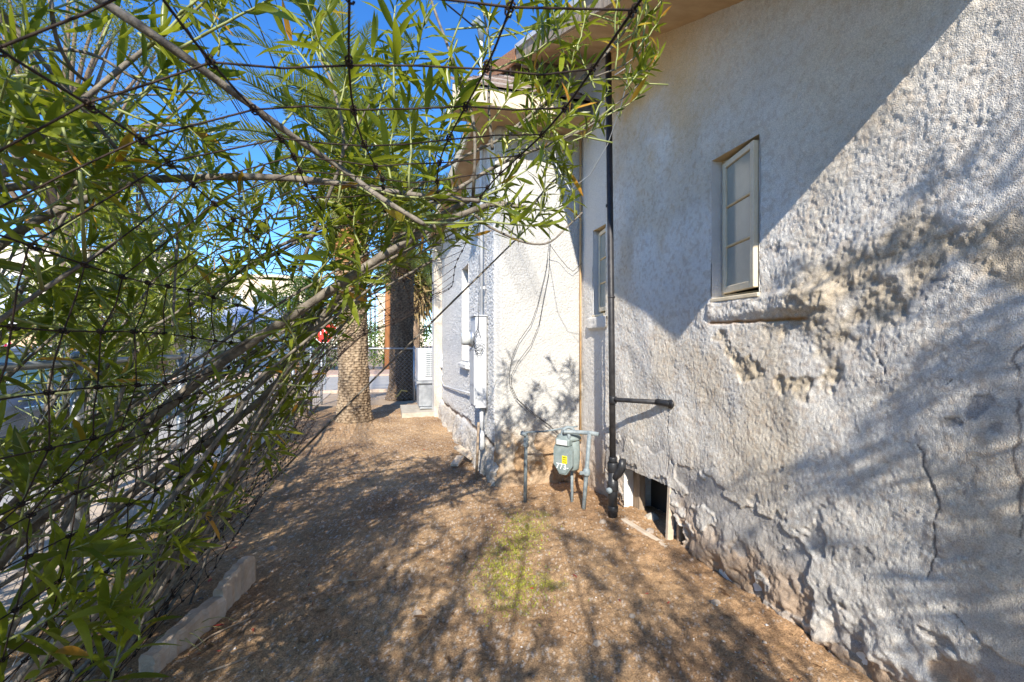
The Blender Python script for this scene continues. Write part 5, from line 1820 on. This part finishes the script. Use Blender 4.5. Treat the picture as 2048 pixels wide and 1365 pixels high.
hedge('hedge', 'bright green clipped hedge across the side street behind the utility pole', -5.6, 3.4, 28.2, 29.8, 3.0, 150, .17, M['hedge'], 5)
tree('broad_tree', 'dense green tree beyond the street right of the fan palm', 'tree', (3.6, 24.9, 0), 5.6, 2.2, 26, 260, .17, .5, M['hedge'], 11, .16, low=.15)
tree('street_tree', 'leafy green tree behind the red stop sign', 'tree', (-4.8, 27.5, 0), 5.2, 2.2, 24, 260, .17, .45, M['hedge'], 12, .14, low=.2)
tree('street_tree', 'loose yellow green tree left of the low white house', 'tree', (-9.4, 25.0, 0), 5.0, 2.3, 24, 240, .16, .4, M['olive'], 13, .14, low=.25)
tree('street_tree', 'round green tree before the left end of the beige apartments', 'tree', (-12.0, 26.0, 0), 4.8, 1.9, 24, 240, .17, .45, M['hedge'], 14, .14, low=.2)
tree('feathery_tree', 'tall feathery yellow green tree high behind the oleanders', 'tree', (-10.3, 18.2, 0), 13.5, 4.6, 46, 420, .16, .22, M['olive'], 15, .26, low=.45, cl_r=.24)
tree('feathery_tree', 'lower feathery tree right of the tall one', 'tree', (-10.0, 22.4, 0), 9.6, 3.2, 30, 360, .16, .22, M['olive'], 16, .2, low=.4, cl_r=.26)

# fan palm with a hanging skirt beyond the side street
FP = at(830, 722, d=24.0); FP.z = 0
fp = thing('fan_palm', 'distant fan palm with a hanging skirt of dry leaves beside the house corner', 'palm', FP)
palm_trunk(fp, (FP.x, FP.y, 0), (0, 0), 4.6, .27, .22, 331, (.20, .13, .08), (.42, .30, .19), 9)
P_, D_, N_, L_, W_ = clumps([((FP.x, FP.y, 4.5), .85), ((FP.x + .2, FP.y, 4.1), .75)], 300, .9, .10, 1.2)
D_[:, 2] -= 1.1
leaf_cloud('dry_skirt', P_, D_, N_, L_, W_, fp, M['dry_frond'], QUAD)
P_, D_, N_, L_, W_ = clumps([((FP.x, FP.y, 5.4), 1.3), ((FP.x + .6, FP.y, 5.0), .9), ((FP.x - .6, FP.y, 5.0), .8)], 330, .95, .10, .7)
leaf_cloud('crown', P_, D_, N_, L_, W_, fp, M['fan'], QUAD)


# ---- utility poles and overhead lines
M['pole'] = mat('orange_pole', (.34, .14, .05), (.46, .21, .085), 6, .85, bump=.3, bscale=30, stretch=(1, 1, .1))
M['pole_grey'] = mat('steel_pole', (.22, .22, .22), (.30, .30, .30), 6, .6)
UPp = at(775, 738, d=27.0)
up_ = thing('utility_pole', 'orange brown wooden utility pole in front of the hedge', 'utility pole', (UPp.x, UPp.y, 0), 'utility poles')
b = MB(); b.tube([(UPp.x, UPp.y, -.2), (UPp.x + .05, UPp.y, 6), (UPp.x + .08, UPp.y, 11.5)], [.19, .165, .13], 14); b.build('pole', M['pole'], up_, True)
for zz in (10.7, 9.8):
    b = MB(); b.box((UPp.x + .08, UPp.y - .18, zz), (2.4, .11, .13)); ca = b.build('crossarm', M['pole'], up_)
    for s in (-1.05, -.5, .5, 1.05):
        b = MB(); b.lathe((UPp.x + .08 + s, UPp.y - .18, zz + .066), (0, 0, 1), [(0, .02), (.05, .05), (.09, .05), (.12, .03), (.16, .035)], 8); b.build('insulator', M['gas_grey'], ca, True)
for (u, d, h_, lab) in ((741, 62, 12.5, 'thin grey steel pole far down the side of the hedge'), (750, 70, 11.5, 'farthest thin grey pole beyond the hedge')):
    q = at(u, 700, d=d)
    t = thing('utility_pole', lab, 'utility pole', (q.x, q.y, 0), 'utility poles')
    b = MB(); b.tube([(q.x, q.y, -.2), (q.x, q.y, h_)], [.2, .12], 8); b.build('pole', M['pole_grey'], t, True)
    b = MB(); b.box((q.x, q.y - .2, h_ - .7), (2.6, .14, .14)); b.build('crossarm', M['pole_grey'], t)
OW = [(358, 7.5, .020), (366, 7.55, .012), (372, 7.3, .012), (455, 8.0, .007), (510, 7.2, .016), (560, 8.2, .008), (611, 7.8, .011), (621, 7.8, .011), (629, 7.8, .011), (685, 8.4, .007)]
ord_ = ['first', 'second', 'third', 'fourth', 'fifth', 'sixth', 'seventh', 'eighth', 'ninth', 'tenth']
for k, (u, hgt_, r) in enumerate(OW):
    p = at(u, 0, d=hgt_ * 910 / 690)
    b = MB()
    b.tube([(p.x, y, CAM_H + hgt_ - .5 * math.sin(math.pi * (y + 6) / 72)) for y in np.linspace(-6, 66, 25)], r, 5)
    single(b, 'overhead_wire', M['cable'], ord_[k] + ' overhead wire from the left against the blue sky', 'overhead wire', 'overhead wires', True)
b = MB()
wh = Vector((mx - .10, my - .05, 5.08))
b.tube([wh, wh + Vector((-.45, -.2, .12)), wh + Vector((-1.4, -1.0, .6)), wh + Vector((-3.2, -2.6, 1.6)), wh + Vector((-7, -6, 3.4))], .009, 6)
single(b, 'service_drop', M['cable'], 'twisted service cable reaching the weatherhead above the wing roof', 'cable', None, True)

# ---- buildings across the street
M['beige'] = mat('beige_wall', (.56, .46, .33), (.62, .52, .38), 2, .9, bump=.2)
M['cream'] = mat('cream_wall', (.62, .54, .44), (.68, .60, .50), 2, .9, bump=.2)
M['tan_wall'] = mat('tan_wall', (.52, .36, .24), (.58, .42, .28), 2, .9)
M['roof_grey'] = mat('grey_roof', (.40, .44, .52), (.50, .54, .62), 4, .5)
M['win_dark'] = mat('window_glass', (.06, .08, .10), (.10, .13, .16), 3, .1, spec=.7)
M['white_wall'] = mat('white_wall', (.70, .70, .70), (.76, .76, .75), 3, .8)


def building(name, label, x0, x1, y0, depth, h, mw, roof=None, wins=(), parapet=.25, flat_roof=True, door=None):
    t = thing(name, label, 'building', ((x0 + x1) / 2, y0, 0))
    b = MB(); bxx(b, x0, x1, y0, y0 + depth, -.1, h); b.build('wall', mw, t)
    if flat_roof:
        b = MB()
        bxx(b, x0 - .12, x1 + .12, y0 - .12, y0 + depth + .12, h, h + parapet, .03); b.build('parapet', roof or mw, t)
    else:
        b = MB()
        ov = .6; rz_ = h + parapet
        b.prism([(x0 - ov, y0 - ov, h), (x0 - ov, y0 + depth * .5, rz_), (x0 - ov, y0 + depth + ov, h), (x0 - ov, y0 + depth + ov, h + .12), (x0 - ov, y0 + depth * .5, rz_ + .12), (x0 - ov, y0 - ov, h + .12)], (x1 - x0 + 2 * ov, 0, 0))
        b.build('roof', roof, t)
        b = MB(); bxx(b, x0 - ov, x1 + ov, y0 - ov - .05, y0 - ov - .003, h - .05, h + .16); b.build('fascia', M['white_wall'], t)
    for (wx, wz, ww, wh_) in wins:
        w_ = link('window', None, t)
        w_.location = Vector((wx, y0, wz)) - Vector(t.location)
        b = MB()
        for (a0, a1, c0, c1) in ((wx - ww / 2 - .08, wx - ww / 2, wz - .08, wz + wh_ + .08), (wx + ww / 2, wx + ww / 2 + .08, wz - .08, wz + wh_ + .08), (wx - ww / 2, wx + ww / 2, wz + wh_, wz + wh_ + .08), (wx - ww / 2, wx + ww / 2, wz - .08, wz), (wx - .03, wx + .03, wz, wz + wh_)):
            bxx(b, a0, a1, y0 - .07, y0 - .003, c0, c1)
        b.build('frame', M['white_wall'], w_)
        b = MB(); bxx(b, wx - ww / 2, wx + ww / 2, y0 - .03, y0 - .004, wz, wz + wh_); b.build('pane', M['win_dark'], w_)
    return t


building('apartment_building', 'cream flat roofed apartment block at the far left behind the oleanders', -33, -13.2, 33.0, 10, 7.0, M['cream'], wins=[(x, z, 1.5, 1.2) for x in (-30, -27, -24, -21, -18.2, -15.4) for z in (1.2, 4.3)])
building('apartment_building', 'beige apartment block standing behind the low white house', -12.6, -6.2, 38.5, 9, 6.6, M['beige'], wins=[(x, z, 1.4, 1.2) for x in (-11.3, -9.0, -7.4) for z in (1.2, 4.0)])
building('low_house', 'low white house with a pale blue grey pitched roof in the middle left', -11.2, -6.6, 30.2, 6, 2.6, M['white_wall'], M['roof_grey'], [(-9.8, 1.0, 1.2, 1.0), (-7.8, 1.0, 1.2, 1.0)], 1.3, False)
building('low_house', 'low tan house with a grey roof behind the red bougainvillea', -24.0, -13.3, 27.2, 6, 2.5, M['tan_wall'], M['roof_grey'], [(-21, .9, 1.3, 1.1), (-18.0, .9, 1.2, 1.1), (-15.2, .9, 1.0, 1.1)], 1.3, False)
building('far_building', 'plain tan building far behind the utility pole', -.9, 3.5, 46.0, 8, 6.2, M['tan_wall'] if False else M['beige'], wins=[(.2, 3.6, 1, 1), (2.0, 3.6, 1, 1)])
bo = thing('bougainvillea', 'bright red bougainvillea bush along the tan house wall', 'bush', (-15.4, 26.4, 0))
cs = [((-17.3 + i * .32 + random.uniform(-.2, .2), 26.3 + random.uniform(-.3, .3), .45 + random.uniform(0, .75)), .42) for i in range(13)]
P_, D_, N_, L_, W_ = clumps(cs, 150, .13, .8, .9); leaf_cloud('bracts', P_, D_, N_, L_, W_, bo, M['bract'], QUAD)
P_, D_, N_, L_, W_ = clumps([((c[0], c[1], c[2] - .25), r * 1.05) for c, r in cs], 90, .13, .6, .9); leaf_cloud('leaves', P_, D_, N_, L_, W_, bo, M['hedge'], QUAD)

# ---- stop sign
ss = at(650, 664, d=15.0)
sg = thing('stop_sign', 'red octagonal stop sign on a post glimpsed between oleander leaves', 'sign', (ss.x, ss.y, 0))
M['sign_red'] = mat('sign_red', (.60, .025, .015), None, rough=.45)
M['sign_white'] = mat('sign_white', (.82, .82, .80), None, rough=.45)
b = MB(); b.tube([(ss.x, ss.y + .03, -.1), (ss.x, ss.y + .03, ss.z + .3)], .03, 8); b.build('post', M['galv'], sg)
oct_ = lambda r, y: [(ss.x + r * math.cos(R(22.5 + 45 * i)), y, ss.z + r * math.sin(R(22.5 + 45 * i))) for i in range(8)]
b = MB(); b.prism(oct_(.40, ss.y - .004), (0, .006, 0)); pl = b.build('border', M['sign_white'], sg)
b = MB(); b.prism(oct_(.375, ss.y - .010), (0, .0055, 0)); b.build('face', M['sign_red'], sg)
fc = bpy.data.curves.new('stop_text', 'FONT'); fc.body = 'STOP'; fc.size = .30; fc.align_x = 'CENTER'; fc.extrude = .001
to = bpy.data.objects.new('tmp_text', fc); col.objects.link(to)
tm = bpy.data.meshes.new_from_object(to.evaluated_get(bpy.context.evaluated_depsgraph_get()))
bpy.data.objects.remove(to)
tm.materials.clear(); tm.materials.append(M['sign_white'])
to = link('lettering', tm, sg)
to.matrix_basis = Matrix.Translation(Vector((ss.x, ss.y - .0125, ss.z - .10)) - Vector(sg.location)) @ Matrix.Rotation(R(90), 4, 'X')

# ---- parked car across the street
M['car_paint'] = mat('car_paint', (.10, .12, .15), (.12, .14, .17), 3, .22, metal=.6, spec=.6)
M['car_glass'] = mat('car_glass', (.03, .06, .07), None, rough=.04, spec=.9)
M['tyre'] = mat('tyre', (.015, .015, .016), None, rough=.85)
M['chrome'] = mat('chrome', (.6, .6, .62), None, rough=.2, metal=.9)
CX, CYc = -5.75, 9.9
car = thing('parked_car', 'dark blue grey sedan parked across the street behind the oleanders', 'car', (CX, CYc, 0))
HWD = .88


def car_ring(y, prof):
    """cross-section: half-width pairs (w, z)"""
    return [Vector((CX + w, CYc + y, z)) for w, z in prof] + [Vector((CX - w, CYc + y, z)) for w, z in reversed(prof)]


def loft(rings):
    n = len(rings[0]); V_ = [p for r in rings for p in r]; F_ = []
    for i in range(len(rings) - 1):
        for k in range(n):
            k2 = (k + 1) % n
            F_.append((i * n + k, i * n + k2, (i + 1) * n + k2, (i + 1) * n + k))
    F_ += [tuple(range(n))[::-1], tuple((len(rings) - 1) * n + k for k in range(n))]
    return V_, F_


b = MB()
rings = []
for y, hood, wid in ((-2.30, .62, .70), (-2.22, .72, .82), (-1.9, .80, .87), (-1.0, .90, .88), (0, .93, .89), (1.1, .95, .88), (1.9, .93, .87), (2.2, .88, .82), (2.28, .70, .72)):
    rings.append(car_ring(y, [(wid * .9, .26), (wid, .34), (wid * 1.01, .60), (wid * .96, hood - .07), (wid * .80, hood)]))
b.add(*loft(rings)); b.build('body', M['car_paint'], car, True)
b = MB()
rings = []
for y, zt, wid in ((-1.05, .93, .66), (-.35, 1.38, .58), (.2, 1.45, .58), (.8, 1.41, .57), (1.65, .97, .64)):
    rings.append(car_ring(y, [(.78, .90), (max(wid, .60) + .10, min(1.0, zt)), (wid + .03, max(.94, zt - .05)), (wid * .8, zt)]))
b.add(*loft(rings)); b.build('cabin', M['car_glass'], car, True)
b = MB()
rings = []
for y, zt in ((-.45, 1.37), (-.3, 1.425), (.2, 1.475), (.75, 1.44), (.95, 1.38)):
    rings.append(car_ring(y, [(.60, zt - .05), (.58, zt), (.30, zt + .012)]))
b.add(*loft(rings)); b.build('roof', M['car_paint'], car, True)
for s in (-1, 1):
    for pth in ([(-1.0, .80, .94), (-.42, .63, 1.38)], [(.22, .80, .94), (.20, .625, 1.42)], [(1.55, .78, .97), (.9, .62, 1.38)]):
        b = MB(); b.tube([Vector((CX + s * w, CYc + y, z)) for y, w, z in pth], .032, 6); b.build('pillar', M['chrome'] if pth[0][0] < 0 else M['car_paint'], car)
    b = MB(); b.tube([Vector((CX + s * .885, CYc + y, .62)) for y in (-2.0, 0, 2.0)], .012, 6); b.build('side_moulding', M['chrome'], car)
    for y in (-1.42, 1.38):
        w_ = link('wheel', None, car); w_.location = Vector((CX + s * .80, CYc + y, .32)) - Vector(car.location)
        b = MB(); b.lathe((CX + s * .70, CYc + y, .32), (s, 0, 0), [(0, .30), (.03, .325), (.17, .325), (.20, .30), (.202, .21)], 24); b.build('tyre', M['tyre'], w_, True)
        b = MB(); b.lathe((CX + s * .90, CYc + y, .32), (s, 0, 0), [(0, .20), (.012, .205), (.02, .10), (.03, .05)], 18); b.build('rim', M['chrome'], w_, True)
for s in (-.6, .6):
    b = MB(); b.box((CX + s, CYc - 2.27, .66), (.32, .08, .14), None, .03); b.build('tail_light', M['sign_red'], car)
    b = MB(); b.box((CX + s * 1.45, CYc - .78, .98), (.16, .09, .11), None, .03); b.build('wing_mirror', M['car_paint'], car)

# ================================================================== SMALL THINGS ON THE GROUND
M['pebble'] = vcol_mat('pebble', rough=.9, nscale=40, namt=.3, bump=.2, bscale=150)
n = 15000
yy = .9 + 7.0 * rng.random(n) ** 1.6
xx = -1.25 + 3.3 * rng.random(n)
base_o = np.array([(1, 0, 0), (0, 1, 0), (-1, 0, 0), (0, -1, 0), (0, 0, .8), (0, 0, -.8)], float)
fo = np.array([(0, 1, 4), (1, 2, 4), (2, 3, 4), (3, 0, 4), (1, 0, 5), (2, 1, 5), (3, 2, 5), (0, 3, 5)])
sz = (.0025 + .006 * rng.random(n) ** 3 + .009 * (rng.random(n) > .985))
jit = base_o[None] * (1 + rng.uniform(-.45, .45, (n, 6, 3)))
ang = rng.random(n) * 6.28
ca, sa = np.cos(ang), np.sin(ang)
Vx = jit[..., 0] * ca[:, None] - jit[..., 1] * sa[:, None] * .75
Vy = jit[..., 0] * sa[:, None] + jit[..., 1] * ca[:, None] * .75
Vz = jit[..., 2] * .6
zz = ground_h(xx, yy)
Vp = np.stack([xx[:, None] + Vx * sz[:, None], yy[:, None] + Vy * sz[:, None], zz[:, None] + Vz * sz[:, None] + .002], -1).reshape(-1, 3)
Fp = (fo[None] + (np.arange(n) * 6)[:, None, None]).reshape(-1, 3)
tone = rng.random((n, 1))
pc = np.array([.20, .14, .10]) * (1 - tone) + np.array([.52, .44, .36]) * tone
pc = np.where(rng.random((n, 1)) > .93, np.array([.62, .59, .55]), pc)
o = np_mesh('gravel', Vp, Fp, M['pebble'], None, False, np.repeat(pc, 6, 0))
tag(o, 'fine brown and white gravel scattered over the dirt path', 'gravel'); o['kind'] = 'stuff'
# dry leaves and chips of bark
M['litter'] = leaf_mat('dry_litter', (.17, .09, .04), (.44, .28, .13), (.40, .06, .04), rough=.7, trans=.12, tcol=(.4, .22, .08))
n = 3400
yy = .9 + 6.0 * rng.random(n) ** 1.5; xx = -1.3 + 3.3 * rng.random(n)
P_ = np.stack([xx, yy, ground_h(xx, yy) + .006], 1)
D_ = rng.normal(size=(n, 3)) * np.array([1, 1, .15]); N_ = rng.normal(size=(n, 3)) * .3 + np.array([0, 0, 1])
L_ = .012 + .055 * rng.random(n) ** 2.4
o = leaf_cloud('leaf_litter', P_, D_, N_, L_, L_ * .25, None, M['litter'], LEAF_LOW)
tag(o, 'dry oleander leaf litter and bark chips strewn on the dirt', 'leaf litter')
# larger fallen leaves and stones one can pick out
LITMESH = []
for q in range(3):
    me = LEAF_MESH[q].copy(); me.name = 'fallen_leaf'; me.materials.clear(); me.materials.append(M['litter']); LITMESH.append(me)
for k, (u, v, L_, lab) in enumerate(((830, 1088, .09, 'orange fallen leaf left of the green sprouts'), (850, 1262, .10, 'curled tan leaf near the lower middle edge'), (905, 1230, .08, 'narrow brown leaf on the dirt below the green sprouts'),
                                     (720, 1158, .10, 'long thin dry leaf lying in the left of the path'), (450, 1248, .10, 'dark red fallen leaf beside the concrete edging'), (515, 1046, .12, 'large red brown leaf near the wire fence foot'),
                                     (855, 1235, .09, 'grey curled leaf beside a pale pebble'), (1155, 1270, .07, 'small upright tan leaf in the lower right sun fleck'), (430, 1290, .08, 'orange leaf at the lower left by the fence'), (640, 1090, .07, 'small red leaf in the left shade'))):
    p = at(u, v, Z=.012)
    o = bpy.data.objects.new('fallen_leaf', LITMESH[k % 3]); col.objects.link(o)
    o.location = (p.x, p.y, gz(p.x, p.y) + .014)
    o.rotation_euler = (random.uniform(-.3, .3), random.uniform(-.25, .1), random.uniform(0, 6.28)); o.scale = (L_, L_ * 1.3, L_)
    tag(o, lab, 'fallen leaf', 'fallen leaves')
M['stone'] = mat('stone', (.22, .17, .13), (.42, .36, .30), 18, .9, bump=.3)
for k, (u, v, s, lab) in enumerate(((835, 1220, .022, 'grey stone left of the middle of the path'), (545, 1097, .028, 'pale stone right of the edging block end'), (1195, 1285, .020, 'white stone in the lower right of the path'), (1125, 1060, .018, 'small white stone below the gas meter'),
                                    (1265, 1235, .018, 'grey stone at the lower right near the wall'), (780, 1132, .020, 'dark stone at left in the shade'), (690, 1160, .016, 'flat grey stone in the left shade'), (1430, 1215, .025, 'grey white stone at the foot of the wall'),
                                    (935, 1362, .018, 'bluish stone at the bottom edge'), (1205, 1052, .03, 'broken plaster lump in front of the drain pipe'), (1300, 1068, .035, 'plaster lump beside the crawl opening'))):
    p = at(u, v, Z=.01)
    b = MB()
    q0 = Vector((p.x, p.y, gz(p.x, p.y) - s * .3))
    r_ = random.Random(k)
    vs_, fs = [], []
    for i, (hz, rr) in enumerate(((0, .8), (.45, 1.0), (.9, .75), (1.15, .3))):
        for j in range(7):
            w = 2 * math.pi * j / 7 + .3 * i
            rad = rr * s * r_.uniform(.75, 1.2)
            vs_.append(q0 + Vector((rad * math.cos(w) * 1.25, rad * math.sin(w), hz * s)))
    for i in range(3):
        for j in range(7):
            fs.append((i * 7 + j, i * 7 + (j + 1) % 7, (i + 1) * 7 + (j + 1) % 7, (i + 1) * 7 + j))
    fs += [tuple(range(7))[::-1], tuple(21 + j for j in range(7))]
    b.add(vs_, fs)
    single(b, 'stone', M['stone'], lab, 'stone', 'loose stones on the path')
for k, (pts, lab) in enumerate((([(380, 1300), (420, 1270), (450, 1255), (500, 1235)], 'thin dead twig lying across the lower left of the path'), ([(415, 1345), (470, 1325), (510, 1305)], 'forked grey twig at the bottom left of the path'), ([(675, 1158), (700, 1160), (730, 1157)], 'short straight twig in the middle left of the path'), ([(840, 1285), (855, 1270), (866, 1250)], 'short curved twig near the lower middle of the path'))):
    b = MB()
    P = [at(u, v, Z=.015) for u, v in pts]
    P = [Vector((p.x, p.y, gz(p.x, p.y) + .012)) for p in P]
    b.tube(P, [.005, .0045, .004, .003][:len(P)], 6)
    single(b, 'dead_twig', M['old_wood'], lab, 'twig', 'dead twigs', True)
# sprouts of green weed on the damp strip
n = 2600
t_ = rng.random(n)
gp_ = np.array([(p.x, p.y) for p in gm])
t_ = np.clip((np.floor(t_ * 26) + .5) / 26 + rng.normal(size=n) * .006, 0, .999)
ii = (t_ * (len(gp_) - 1)).astype(int); ff = t_ * (len(gp_) - 1) - ii
pp = gp_[ii] * (1 - ff[:, None]) + gp_[ii + 1] * ff[:, None] + np.round(rng.normal(size=(n, 2)) * 2.2) * .045 + rng.normal(size=(n, 2)) * .018
P_ = np.stack([pp[:, 0], pp[:, 1], ground_h(pp[:, 0], pp[:, 1]) + .001], 1)
D_ = rng.normal(size=(n, 3)) * .6 + np.array([0, 0, .8]); N_ = rng.normal(size=(n, 3))
L_ = .010 + .018 * rng.random(n)
M['sprout'] = leaf_mat('sprout', (.24, .27, .04), (.46, .44, .07), None, rough=.6, trans=.3, tcol=(.5, .55, .06))
o = leaf_cloud('green_sprouts', P_, D_, N_, L_, L_ * .3, None, M['sprout'], QUAD)
tag(o, 'patch of tiny yellow green sprouts on the middle of the path', 'weeds')
# dry grass blades by the edging
gr = thing('grass_tuft', 'tuft of long pale grass blades at the bottom left by the fence', 'grass tuft', at(320, 1300, Z=0))
for k in range(9):
    c0 = at(318, 1300, Z=.0) + Vector((random.gauss(0, .04), random.gauss(0, .04), 0))
    a = random.uniform(-.4, 1.2); L_ = random.uniform(.14, .26)
    b = MB()
    V_, F_ = [], []
    for i in range(7):
        t_ = i / 6
        c = c0 + Vector((math.cos(a) * L_ * t_, -math.sin(a) * L_ * t_ * .8, L_ * (1.1 * t_ - 1.0 * t_ * t_)))
        w_ = .0055 * (1 - t_) + .0005
        V_ += [c + Vector((-math.sin(a) * w_, -math.cos(a) * w_, 0)), c + Vector((math.sin(a) * w_, math.cos(a) * w_, .001))]
        if i:
            F_.append((2 * i - 2, 2 * i - 1, 2 * i + 1, 2 * i))
    b.add(V_, F_); b.build('blade', M['rachis'], gr, True)
